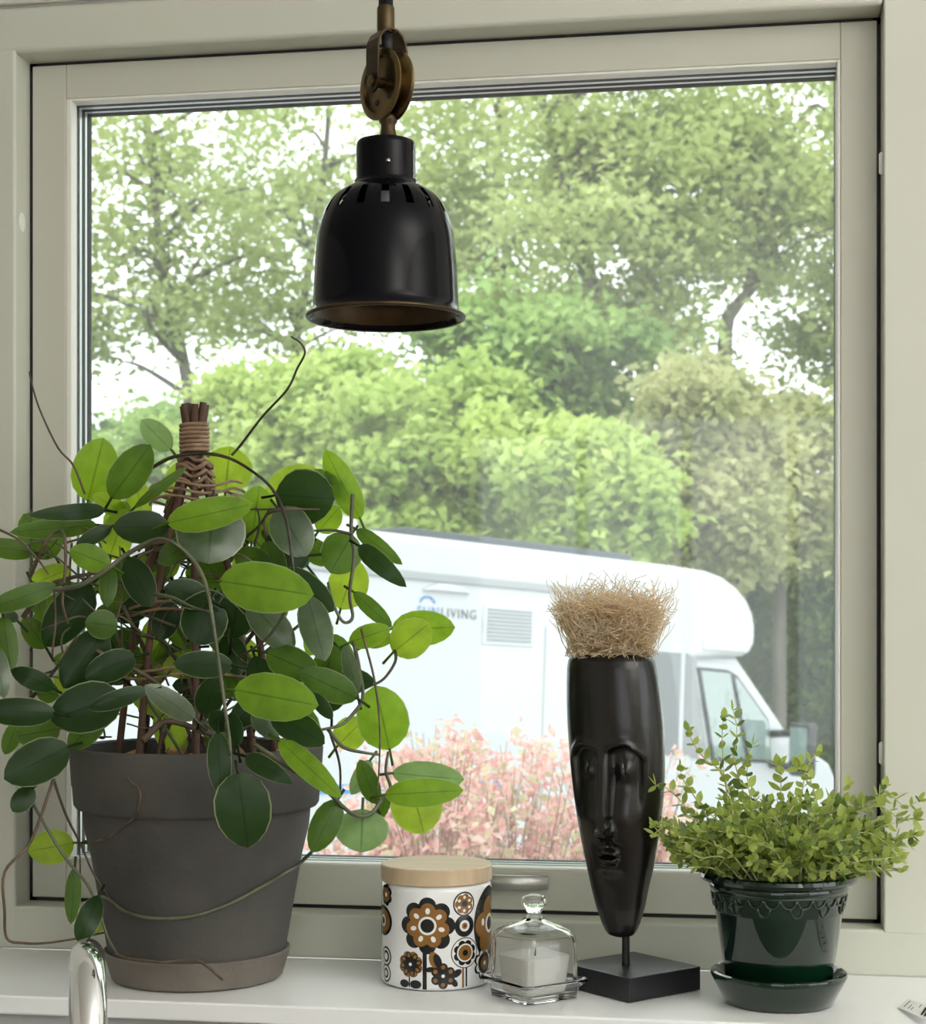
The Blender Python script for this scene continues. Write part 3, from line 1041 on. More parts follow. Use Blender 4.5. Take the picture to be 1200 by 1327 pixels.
# bracket: an inverted U strap over the wheel
bk = MB()
hw_, th_, bw = .0150, .0020, .0094
topz = lz(40)
path = [pc_ + axd * hw_ + UP * (.001)] + [pc_ + axd * hw_ + UP * (topz - pc_.z - .018)]
for k in range(1, 8):
    a = PI * k / 8
    path.append(pc_ + axd * hw_ * math.cos(a) + UP * (topz - pc_.z - .018 + .018 * math.sin(a)))
path += [pc_ - axd * hw_ + UP * (topz - pc_.z - .018), pc_ - axd * hw_ + UP * (.001)]
vv, ff = [], []
for i, p in enumerate(path):
    t = (path[min(i + 1, len(path) - 1)] - path[max(i - 1, 0)]).normalized()
    nrm_ = t.cross(ahz).normalized()
    for s_, u_ in ((-1, -1), (1, -1), (1, 1), (-1, 1)):
        vv.append(p + ahz * s_ * bw + nrm_ * u_ * th_ * .5)
for i in range(len(path) - 1):
    for k in range(4):
        ff.append((i * 4 + k, i * 4 + (k + 1) % 4, (i + 1) * 4 + (k + 1) % 4, (i + 1) * 4 + k))
ff += [(0, 1, 2, 3), tuple(len(vv) - 4 + k for k in range(4))]
bk.add(vv, ff)
bko = bk.build('bracket', M['brassdark'], lamp, bevel=.0006)
for s_ in (1, -1):
    e = MB()
    cc = pc_ + axd * (hw_ * s_) + UP * (.001)
    vv, ff = [], []
    for t in (-th_ * .5, th_ * .5):
        for k in range(24):
            a = 2 * PI * k / 24
            vv.append(cc + axd * t + (ahz * math.cos(a) + UP * math.sin(a)) * bw * 1.02)
    e.add(vv, [tuple(range(24))[::-1], tuple(range(24, 48))] + [(k, (k + 1) % 24, 24 + (k + 1) % 24, 24 + k) for k in range(24)])
    e.build('bracket_end', M['brassdark'], bko)
cc = pc_ + UP * (.001)
MB().tube([cc - axd * .0180, cc - axd * .0176, cc + axd * .0176, cc + axd * .0182], [.003, .0048, .0048, .003], 16).build('axle', M['brass'], lamp, smooth=True, angle=40)
tp = P(500, 40, LD)
MB().lathe([(0, lz(44)), (lr(10.5), lz(43)), (lr(11.5), lz(38)), (lr(11.5), lz(12)), (lr(10.5), lz(9)), (0, lz(8))], (tp.x, tp.y, 0), 28).build('cord_grip', M['brassdark'], lamp, smooth=True, angle=45)
MB().tube([(tp.x, tp.y, lz(10)), (tp.x, tp.y, 1.555)], lr(9.6), 16).build('cord', M['cord'], lamp, smooth=True)
MB().tube([P(502, 46, LD), P(502, 70, LD)], lr(8), 14).build('cord_socket', M['cord'], lamp, smooth=True)

# ------------------------------------------------------------------ grey clay pot with climber
PD = 1.815
pk = PD / FPX
pcn = P(256, 1262, PD)
PX, PY = pcn.x, pcn.y
sauc = MB().lathe([(0, .0005), (.086, .0005), (.090, .003), (.0975, .027), (.0985, .030), (.0965, .0315), (.0935, .030), (.087, .010), (0, .009)], (PX, PY, 0), 80)
tag(sauc.build('plant_saucer', M['saucer'], smooth=True, angle=40), 'round grey-brown clay saucer under the large grey pot', 'saucer')
hoya = thing('potted_climber', 'oval leaved climbing plant on a stick frame in a grey clay pot', 'potted plant', (PX, PY, .0095))
zr = P(256, 970, PD).z + .004
pot_prof = [(0, .0097), (.087, .0097), (.0905, .013), (.1185, .176), (.1205, .1795), (.1260, .181), (.1285, .1845), (.1300, .203), (.1308, .2045), (.1330, zr - .004),
            (.1325, zr - .001), (.1295, zr), (.1255, zr - .002), (.1225, zr - .030), (.118, .16), (.086, .028), (0, .027)]
poto = MB().lathe(pot_prof, (PX, PY, 0), 96).build('pot', M['pot'], hoya, smooth=True, angle=35)
MB().lathe([(.1215, zr - .022), (.09, zr - .016), (.05, zr - .019), (0, zr - .014)], (PX, PY, 0), 40).build('soil', M['soil'], poto, smooth=True)
rc = random.Random(5)
for k in range(10):
    a, rr_ = rc.uniform(0, 2 * PI), rc.uniform(.02, .105)
    c = Vector((PX + rr_ * math.cos(a), PY + rr_ * math.sin(a), zr - .012))
    MB().tube([c, c + Vector((rc.uniform(-.015, .015), rc.uniform(-.015, .015), rc.uniform(.002, .008)))], [.006, .004], 5).build('bark_chip', M['bark_chip'], poto)


def pot_r(z):
    for (r0, z0), (r1, z1) in zip(pot_prof[1:11], pot_prof[2:12]):
        if z0 <= z <= z1 and z1 > z0:
            return r0 + (r1 - r0) * (z - z0) / (z1 - z0)
    return .12


def leaf(bx, by, tx, ty, w, kind, d0, d1=None, fold=.18, droop=.06, roll=0, parent=None, idx=0):
    """one leaf between two seen points; w is the seen width in pixels"""
    d1 = d0 - .012 if d1 is None else d1
    w *= 1.06
    A, B = P(bx, by, d0), P(tx, ty, d1)
    Lv = B - A
    ln_ = Lv.length
    view = (A.lerp(B, .5) - CAM).normalized()
    W = Lv.cross(view)
    W.normalize()
    Nn = W.cross(Lv).normalized()
    if Nn.dot(view) > 0:
        Nn = -Nn
    if roll:
        q = Matrix.Rotation(math.radians(roll), 3, Lv.normalized())
        W, Nn = q @ W, q @ Nn
    hw = w * .5 * d0 / FPX / max(.3, math.cos(math.radians(roll)))
    ts = [0, .05, .16, .32, .5, .67, .82, .93, 1]
    ws = [.03, .40, .76, .97, 1, .92, .70, .40, .0]
    vv, ff, uv = [], [], []
    cols = (-1, -.55, 0, .55, 1)
    for t, wt in zip(ts, ws):
        c = A + Lv * t + Nn * (droop * ln_ * (4 * t * (1 - t)))
        wob = .05 * math.sin(7 * t + idx) * hw
        for cc_ in cols:
            vv.append(c + W * (hw * wt * cc_) + Nn * (-fold * hw * wt * abs(cc_) ** 1.4 + wob * cc_ * wt))
            uv.append((.5 + .5 * cc_, t))
    for i in range(len(ts) - 1):
        for k in range(4):
            ff.append((i * 5 + k, i * 5 + k + 1, (i + 1) * 5 + k + 1, (i + 1) * 5 + k))
    q = MB().add(vv, ff)
    # petiole
    back = A - Lv.normalized() * .014 + Vector((0, 0, -.003))
    nv = len(q.v)
    q.tube([A + Lv * .03, A, back], [.0012, .0014, .0016], 5)
    uv += [(.5, 0)] * (len(q.v) - nv)
    q.uv = uv
    return q.build('leaf', M['l_' + kind], parent, smooth=True)


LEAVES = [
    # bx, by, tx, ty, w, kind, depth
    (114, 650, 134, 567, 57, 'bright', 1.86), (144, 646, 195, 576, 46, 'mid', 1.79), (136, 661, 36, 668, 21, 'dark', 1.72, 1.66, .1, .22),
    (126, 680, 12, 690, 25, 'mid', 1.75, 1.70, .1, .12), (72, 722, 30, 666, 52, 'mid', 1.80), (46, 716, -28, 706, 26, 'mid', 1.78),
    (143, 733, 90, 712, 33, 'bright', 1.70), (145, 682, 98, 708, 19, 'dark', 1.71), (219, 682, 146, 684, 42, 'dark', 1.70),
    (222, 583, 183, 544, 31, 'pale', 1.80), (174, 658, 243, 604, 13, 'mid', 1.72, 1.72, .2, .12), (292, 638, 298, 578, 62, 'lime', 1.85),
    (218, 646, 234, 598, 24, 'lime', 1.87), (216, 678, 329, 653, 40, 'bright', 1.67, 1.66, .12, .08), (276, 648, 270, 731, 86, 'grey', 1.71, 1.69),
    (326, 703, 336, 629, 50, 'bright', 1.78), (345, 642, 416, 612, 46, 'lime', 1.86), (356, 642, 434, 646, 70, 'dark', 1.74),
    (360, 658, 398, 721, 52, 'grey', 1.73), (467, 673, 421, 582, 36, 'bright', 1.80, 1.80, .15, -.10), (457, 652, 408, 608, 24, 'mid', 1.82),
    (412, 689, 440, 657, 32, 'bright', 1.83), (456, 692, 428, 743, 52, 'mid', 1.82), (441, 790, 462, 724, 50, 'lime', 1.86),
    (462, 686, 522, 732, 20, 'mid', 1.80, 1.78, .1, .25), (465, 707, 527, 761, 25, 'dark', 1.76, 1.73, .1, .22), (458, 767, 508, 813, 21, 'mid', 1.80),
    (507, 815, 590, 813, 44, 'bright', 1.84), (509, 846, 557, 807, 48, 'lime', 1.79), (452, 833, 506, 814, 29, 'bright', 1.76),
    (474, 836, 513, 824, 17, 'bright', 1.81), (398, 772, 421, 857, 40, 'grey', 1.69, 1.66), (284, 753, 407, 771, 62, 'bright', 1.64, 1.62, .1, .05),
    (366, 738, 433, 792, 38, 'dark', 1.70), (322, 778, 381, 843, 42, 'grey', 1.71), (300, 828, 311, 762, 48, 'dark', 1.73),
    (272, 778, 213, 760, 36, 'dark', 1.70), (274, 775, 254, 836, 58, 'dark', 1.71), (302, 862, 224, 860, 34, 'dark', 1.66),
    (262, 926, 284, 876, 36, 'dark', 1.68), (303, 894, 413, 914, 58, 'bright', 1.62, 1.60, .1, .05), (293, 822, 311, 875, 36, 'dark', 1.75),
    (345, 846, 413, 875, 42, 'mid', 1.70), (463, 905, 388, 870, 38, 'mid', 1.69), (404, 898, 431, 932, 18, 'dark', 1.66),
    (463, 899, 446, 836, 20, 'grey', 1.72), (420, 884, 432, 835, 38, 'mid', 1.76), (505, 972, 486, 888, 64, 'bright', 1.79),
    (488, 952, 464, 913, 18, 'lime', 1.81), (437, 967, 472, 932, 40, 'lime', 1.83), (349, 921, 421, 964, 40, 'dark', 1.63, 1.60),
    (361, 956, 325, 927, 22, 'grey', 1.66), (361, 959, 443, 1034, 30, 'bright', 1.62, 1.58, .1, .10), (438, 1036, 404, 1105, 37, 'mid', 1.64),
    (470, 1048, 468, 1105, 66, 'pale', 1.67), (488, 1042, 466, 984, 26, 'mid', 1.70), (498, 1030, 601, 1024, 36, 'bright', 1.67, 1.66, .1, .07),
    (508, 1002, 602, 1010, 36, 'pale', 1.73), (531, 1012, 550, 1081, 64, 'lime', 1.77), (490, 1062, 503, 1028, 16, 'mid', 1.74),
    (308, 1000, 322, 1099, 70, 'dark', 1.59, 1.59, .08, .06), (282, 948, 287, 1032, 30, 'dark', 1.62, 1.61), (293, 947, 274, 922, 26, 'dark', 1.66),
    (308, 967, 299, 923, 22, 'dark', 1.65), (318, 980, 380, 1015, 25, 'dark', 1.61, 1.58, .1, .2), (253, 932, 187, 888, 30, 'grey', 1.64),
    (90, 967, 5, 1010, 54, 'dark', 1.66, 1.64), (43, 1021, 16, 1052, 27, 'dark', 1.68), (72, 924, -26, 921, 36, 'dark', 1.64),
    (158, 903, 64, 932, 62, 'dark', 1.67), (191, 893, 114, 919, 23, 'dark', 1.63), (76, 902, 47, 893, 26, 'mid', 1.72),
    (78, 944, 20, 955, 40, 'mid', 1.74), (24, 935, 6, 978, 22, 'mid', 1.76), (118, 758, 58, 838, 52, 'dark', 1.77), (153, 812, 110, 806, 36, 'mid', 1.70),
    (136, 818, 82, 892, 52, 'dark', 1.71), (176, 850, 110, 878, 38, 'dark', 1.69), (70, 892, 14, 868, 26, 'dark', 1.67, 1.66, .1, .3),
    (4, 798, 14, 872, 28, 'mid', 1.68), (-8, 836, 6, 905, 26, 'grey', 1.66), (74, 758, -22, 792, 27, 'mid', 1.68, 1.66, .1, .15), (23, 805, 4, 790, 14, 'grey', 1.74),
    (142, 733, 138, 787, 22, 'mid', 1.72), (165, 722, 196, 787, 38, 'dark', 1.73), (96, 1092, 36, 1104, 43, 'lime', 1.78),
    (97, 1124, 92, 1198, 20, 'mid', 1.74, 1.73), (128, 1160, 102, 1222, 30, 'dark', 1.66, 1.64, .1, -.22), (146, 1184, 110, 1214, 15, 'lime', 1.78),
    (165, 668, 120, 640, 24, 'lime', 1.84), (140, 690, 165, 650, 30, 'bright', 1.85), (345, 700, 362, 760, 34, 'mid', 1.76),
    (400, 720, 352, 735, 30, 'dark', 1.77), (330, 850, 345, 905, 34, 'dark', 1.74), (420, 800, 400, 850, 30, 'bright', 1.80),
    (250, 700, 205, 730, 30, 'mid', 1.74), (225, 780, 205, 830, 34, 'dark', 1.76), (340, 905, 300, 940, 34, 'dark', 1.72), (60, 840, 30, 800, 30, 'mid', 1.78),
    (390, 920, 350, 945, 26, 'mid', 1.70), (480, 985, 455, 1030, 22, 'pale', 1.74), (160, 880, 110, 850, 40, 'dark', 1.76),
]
rl = random.Random(21)
for i, L_ in enumerate(LEAVES):
    a = list(L_)
    d1 = a[7] if len(a) > 7 else None
    fold = a[8] if len(a) > 8 else rl.uniform(.08, .24)
    droop = a[9] if len(a) > 9 else rl.uniform(.0, .09)
    leaf(*a[:6], a[6], d1, fold, droop, 0, hoya, i)
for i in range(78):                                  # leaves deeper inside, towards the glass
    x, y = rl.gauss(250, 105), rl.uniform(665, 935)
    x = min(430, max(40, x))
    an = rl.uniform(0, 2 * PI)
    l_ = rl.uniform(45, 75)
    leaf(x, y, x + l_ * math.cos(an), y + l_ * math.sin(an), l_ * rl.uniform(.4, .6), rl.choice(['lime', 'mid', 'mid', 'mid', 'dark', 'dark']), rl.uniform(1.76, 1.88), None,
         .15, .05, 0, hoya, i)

# willow sticks, bound at the top, with woven rings
trel = MB()
topc = P(252, 560, 1.80)
rs = random.Random(9)
sticks = []
for k in range(8):
    a = 2 * PI * k / 8 + .3
    foot = Vector((PX + .085 * math.cos(a), PY + .085 * math.sin(a), zr - .03))
    neck_ = topc + Vector((.008 * math.cos(a), .008 * math.sin(a), 0))
    head = neck_ + Vector((.004 * math.cos(a) + rs.uniform(-.002, .002), .004 * math.sin(a), P(252, 524 + rs.uniform(-3, 6), 1.80).z - topc.z))
    st = spline([foot, foot.lerp(neck_, .5) + Vector((.012 * math.cos(a), .012 * math.sin(a), 0)), neck_ - Vector((0, 0, .03)), neck_, head], 5)
    sticks.append(st)
    MB().tube(st, .0040, 8).build('support_stick', M['stick'], hoya, smooth=True, angle=60)
bnd = MB()
pts = []
z0, z1 = P(252, 588, 1.8).z, P(252, 550, 1.8).z
for k in range(7 * 14 + 1):
    a = 2 * PI * k / 14
    pts.append((topc.x + .0142 * math.cos(a), topc.y + .0142 * math.sin(a), z0 + (z1 - z0) * k / 98))
bnd.tube(pts, .0023, 6)
bnd.build('rattan_binding', M['rattan'], hoya, smooth=True)
for py, rad, tn in ((612, .016, 2), (632, .018, 3), (656, .05, 3), (725, .062, 2), (800, .072, 2), (880, .08, 2)):
    c = P(252, py, 1.80)
    pts = [(c.x * (1 if py < 640 else .5) + PX * (0 if py < 640 else .5) + (rad + .003 * math.sin(5 * a)) * math.cos(a),
            c.y * (1 if py < 640 else .5) + PY * (0 if py < 640 else .5) + (rad + .003 * math.sin(5 * a)) * math.sin(a),
            c.z + .0035 * math.sin(4 * a + py) + .0012 * a) for a in [2 * PI * k / 28 for k in range(28 * tn + 1)]]
    MB().tube(pts, .0016 if py > 640 else .0022, 5).build('woven_ring', M['rattan'], hoya, smooth=True)

# vines: (pixels..., depth along the way), radius, material
def vine(pts, rad, mt):
    path = spline([P(x, y, d) for x, y, d in pts], 5)
    n_ = len(path)
    return MB().tube(path, [rad * (1.1 - .45 * i / (n_ - 1)) for i in range(n_)], 6).build('vine', M[mt], hoya, smooth=True)


VINES = [
    ([(300, 590, 1.82), (311, 578, 1.82), (340, 540, 1.80), (372, 505, 1.78), (385, 478, 1.77), (395, 458, 1.76), (390, 445, 1.76), (377, 436, 1.76)], .0014, 'vinedark'),
    ([(110, 640, 1.84), (95, 603, 1.84), (75, 580, 1.84), (52, 532, 1.85), (42, 500, 1.86), (38, 482, 1.87)], .0013, 'vinebrown'),
    ([(190, 610, 1.80), (225, 592, 1.78), (268, 588, 1.77), (300, 595, 1.75), (330, 613, 1.73), (353, 634, 1.71), (370, 670, 1.69), (378, 720, 1.68), (380, 760, 1.68), (368, 795, 1.67), (345, 828, 1.67), (310, 852, 1.68)], .0018, 'vinedark'),
    ([(60, 765, 1.68), (100, 760, 1.67), (133, 742, 1.66), (165, 718, 1.66), (200, 700, 1.65), (222, 702, 1.64), (245, 720, 1.64), (262, 745, 1.63), (271, 775, 1.62), (278, 820, 1.61), (285, 870, 1.61), (292, 920, 1.61), (297, 955, 1.61), (299, 978, 1.61)], .0023, 'vine'),
    ([(457, 640, 1.79), (455, 690, 1.79), (459, 720, 1.78), (453, 770, 1.77), (457, 800, 1.76), (445, 806, 1.75), (433, 785, 1.75), (425, 755, 1.76)], .0022, 'vine'),
    ([(455, 692, 1.78), (430, 687, 1.77), (400, 688, 1.76)], .0016, 'vinedark'),
    ([(458, 830, 1.76), (466, 870, 1.75), (470, 905, 1.73), (455, 928, 1.71), (440, 940, 1.70), (415, 946, 1.69)], .0022, 'vine'),
    ([(512, 842, 1.79), (512, 858, 1.78), (497, 880, 1.77), (478, 890, 1.76), (463, 898, 1.75)], .0017, 'vinedark'),
    ([(468, 815, 1.74), (485, 880, 1.72), (492, 940, 1.70), (491, 1000, 1.69), (487, 1038, 1.68)], .0013, 'vinebrown'),
    ([(330, 965, 1.62), (380, 998, 1.61), (420, 1022, 1.62), (445, 1046, 1.64), (462, 1057, 1.65), (480, 1055, 1.66), (492, 1040, 1.67), (506, 1022, 1.70), (500, 1000, 1.73), (503, 975, 1.76)], .0024, 'vine'),
    ([(425, 945, 1.70), (445, 968, 1.70), (470, 975, 1.71), (492, 978, 1.72)], .0020, 'vine'),
    ([(428, 950, 1.72), (440, 990, 1.72), (441, 1030, 1.70)], .0016, 'vinedark'),
    ([(70, 1008, 1.69), (40, 1090, 1.68), (6, 1130, 1.67), (6, 1180, 1.67), (9, 1216, 1.67), (30, 1222, 1.68), (60, 1222, 1.71), (100, 1216, 1.74), (142, 1207, 1.77)], .0016, 'vinebrown'),
    ([(68, 1006, 1.72), (85, 1055, 1.72), (105, 1095, 1.71), (120, 1130, 1.70), (140, 1162, 1.70)], .0014, 'vinedark'),
    ([(42, 1040, 1.70), (80, 1105, 1.69), (112, 1145, 1.69), (126, 1175, 1.68), (140, 1215, 1.68), (152, 1236, 1.70)], .0016, 'vine'),
    ([(102, 1020, 1.78), (103, 1075, 1.78), (104, 1135, 1.77)], .0012, 'vinebrown'),
    ([(40, 745, 1.72), (58, 704, 1.70), (72, 690, 1.70), (83, 693, 1.69), (85, 730, 1.69), (81, 780, 1.68), (88, 808, 1.69)], .0019, 'vinebrown'),
    ([(-6, 684, 1.70), (25, 700, 1.69), (50, 726, 1.69), (63, 745, 1.69)], .0014, 'vinebrown'),
    ([(30, 800, 1.74), (58, 762, 1.73), (95, 748, 1.71), (130, 742, 1.70)], .0026, 'vinebrown'),
    ([(70, 765, 1.69), (72, 805, 1.69), (68, 845, 1.70), (70, 855, 1.70)], .0013, 'vinebrown'),
    ([(40, 905, 1.68), (70, 870, 1.67), (100, 825, 1.66)], .0019, 'vinedark'),
    ([(200, 770, 1.68), (225, 775, 1.66), (250, 787, 1.64), (272, 793, 1.63)], .0018, 'vine'),
    ([(300, 905, 1.62), (340, 912, 1.66), (390, 925, 1.70)], .0018, 'vine'),
    ([(255, 925, 1.68), (262, 945, 1.69), (280, 955, 1.70), (270, 968, 1.71)], .0034, 'vinebrown'),
    ([(185, 960, 1.70), (215, 935, 1.72), (255, 945, 1.72), (270, 955, 1.72)], .0034, 'vinebrown'),
    ([(160, 1185, 1.80), (172, 1170, 1.80)], .001, 'vinebrown'),
]
for v_ in VINES[:-1]:
    vine(*v_)


def on_pot(pts, gap=.0022):
    """points lying on the pot's outer wall where the pixel ray meets it"""
    out = []
    for x, y in pts:
        d = 1.60
        best = None
        for k in range(260):
            q = P(x, y, d)
            if q.z > .0097 and math.hypot(q.x - PX, q.y - PY) <= pot_r(q.z) + gap:
                best = q
                break
            d += .001
        out.append(best or P(x, y, 1.78))
    return out


for pts, rad, mt in (([(404, 1104), (385, 1122), (370, 1131), (350, 1143), (325, 1157), (300, 1170), (275, 1180), (250, 1187), (225, 1190), (200, 1190), (180, 1187), (160, 1180), (150, 1172), (138, 1163), (128, 1161)], .0019, 'vine'),
                     ([(165, 1004), (168, 1012), (178, 1020), (182, 1030), (180, 1045), (175, 1058), (165, 1068), (150, 1080), (132, 1088), (110, 1090)], .0013, 'vinebrown')):
    path = spline(on_pot(pts), 4)
    MB().tube(path, rad, 6).build('vine', M[mt], hoya, smooth=True)
path = spline([P(150, 1236, 1.715), P(165, 1242, 1.705), P(190, 1245, 1.70), P(215, 1247, 1.70), P(250, 1243, 1.695), P(268, 1252, 1.69), P(280, 1262, 1.69), P(289, 1270, 1.69)], 4)
MB().tube(path, .0015, 6).build('vine', M['vinebrown'], hoya, smooth=True)
rv = random.Random(33)
for k in range(64):                                   # tangle of thin bare runners round the sticks
    x, y = rv.uniform(60, 400), rv.uniform(680, 940)
    d = rv.uniform(1.70, 1.86)
    pts = [(x, y, d)]
    an = rv.uniform(0, 2 * PI)
    for j in range(5):
        an += rv.uniform(-1.1, 1.1)
        x = min(420, max(40, x + 30 * math.cos(an)))
        y = min(955, max(660, y + 30 * math.sin(an)))
        d = min(1.87, max(1.68, d + rv.uniform(-.02, .02)))
        pts.append((x, y, d))
    vine(pts, rv.uniform(.0008, .0015), rv.choice(['vinebrown', 'vinebrown', 'vine', 'vinedark']))
for k in range(12):                                   # stems rising from the soil
    a = rv.uniform(0, 2 * PI)
    f0 = Vector((PX + .05 * math.cos(a), PY + .05 * math.sin(a), zr - .02))
    t0 = P(rv.uniform(110, 400), rv.uniform(760, 900), rv.uniform(1.70, 1.84))
    mid = f0.lerp(t0, .5) + Vector((rv.uniform(-.02, .02), rv.uniform(-.02, .02), .02))
    MB().tube(spline([f0, mid, t0], 6), rv.uniform(.0014, .0026), 6).build('vine', M[rv.choice(['vine', 'vinebrown'])], hoya, smooth=True)

# ------------------------------------------------------------------ flowered storage jar
JD = 1.79
jc = P(565.5, 1272, JD)
JX, JY = jc.x, jc.y
JR = .0575
jar = thing('storage_jar', 'white ceramic storage jar with brown and black flower print and wooden lid', 'jar', (JX, JY, 0))
MB().lathe([(0, .0008), (JR - .004, .0008), (JR - .0015, .002), (JR, .005), (JR, .100), (JR - .0008, .1035), (JR - .003, .106), (JR - .006, .107), (JR - .007, .1), (JR - .007, .006), (0, .006)],
           (JX, JY, 0), 128).build('body', M['ceramic'], jar, smooth=True, angle=45)
MB().lathe([(0, .1065), (JR - .0005, .1065), (JR + .0006, .1075), (JR + .0006, .1222), (JR - .0006, .1235), (JR - .010, .1238), (0, .1238)], (JX, JY, 0), 96).build('lid', M['lidwood'], jar, smooth=True, angle=40)
jview = math.atan2(CAM.y - JY, CAM.x - JX)             # direction of the jar's printed front


def jang(px):
    return math.asin(max(-.995, min(.995, (px - 565.5) / 72.0)))


def jz(py):
    return .376 - (py - HOR) / FPX * 1.735


class Print:
    """flat shapes wrapped on the jar wall; sizes in metres along the wall"""
    def __init__(s):
        s.mb = MB()

    def pt(s, a0, z0, du, dv, lay):
        a = jview + a0 + du / JR                        # +angle is to the viewer's right
        r = JR + .00012 + .00011 * lay
        return (JX + r * math.cos(a), JY + r * math.sin(a), z0 + dv)

    def disc(s, a0, z0, u0, v0, fn, lay, mi, n=40, rings=5):
        v, f = [s.pt(a0, z0, u0, v0, lay)], []
        for q in range(1, rings + 1):
            for k in range(n):
                t = 2 * PI * k / n
                r = fn(t) * q / rings
                v.append(s.pt(a0, z0, u0 + r * math.cos(t), v0 + r * math.sin(t), lay))
        for k in range(n):
            f.append((0, 1 + k, 1 + (k + 1) % n))
            for q in range(rings - 1):
                f.append((1 + q * n + k, 1 + (q + 1) * n + k, 1 + (q + 1) * n + (k + 1) % n, 1 + q * n + (k + 1) % n))
        s.mb.add(v, f, mi)
        return s

    def bar(s, a0, u0, v0, u1, v1, w, lay, mi):
        n, v, f = 8, [], []
        for k in range(n + 1):
            t = k / n
            for e in (-w / 2, w / 2):
                v.append(s.pt(a0, 0, u0 + (u1 - u0) * t + e, v0 + (v1 - v0) * t, lay))
        f = [(2 * k, 2 * k + 1, 2 * k + 3, 2 * k + 2) for k in range(n)]
        s.mb.add(v, f, mi)
        return s

    def done(s, name='printed_flower'):
        return s.mb.build(name, [M['pblack'], M['pbrown'], M['pwhite']], jar)


BK, BR, WH = 0, 1, 2
U = 1.735 / FPX                                        # metres per pixel on the jar front
circ = lambda r: (lambda t: r)


def scal(r, n, amp, ph=0):
    return lambda t: r * (1 - amp + amp * abs(math.sin(n * (t - ph) / 2)) ** .7)


def ell(a, b, rot=0):
    return lambda t: a * b / math.sqrt((b * math.cos(t - rot)) ** 2 + (a * math.sin(t - rot)) ** 2)


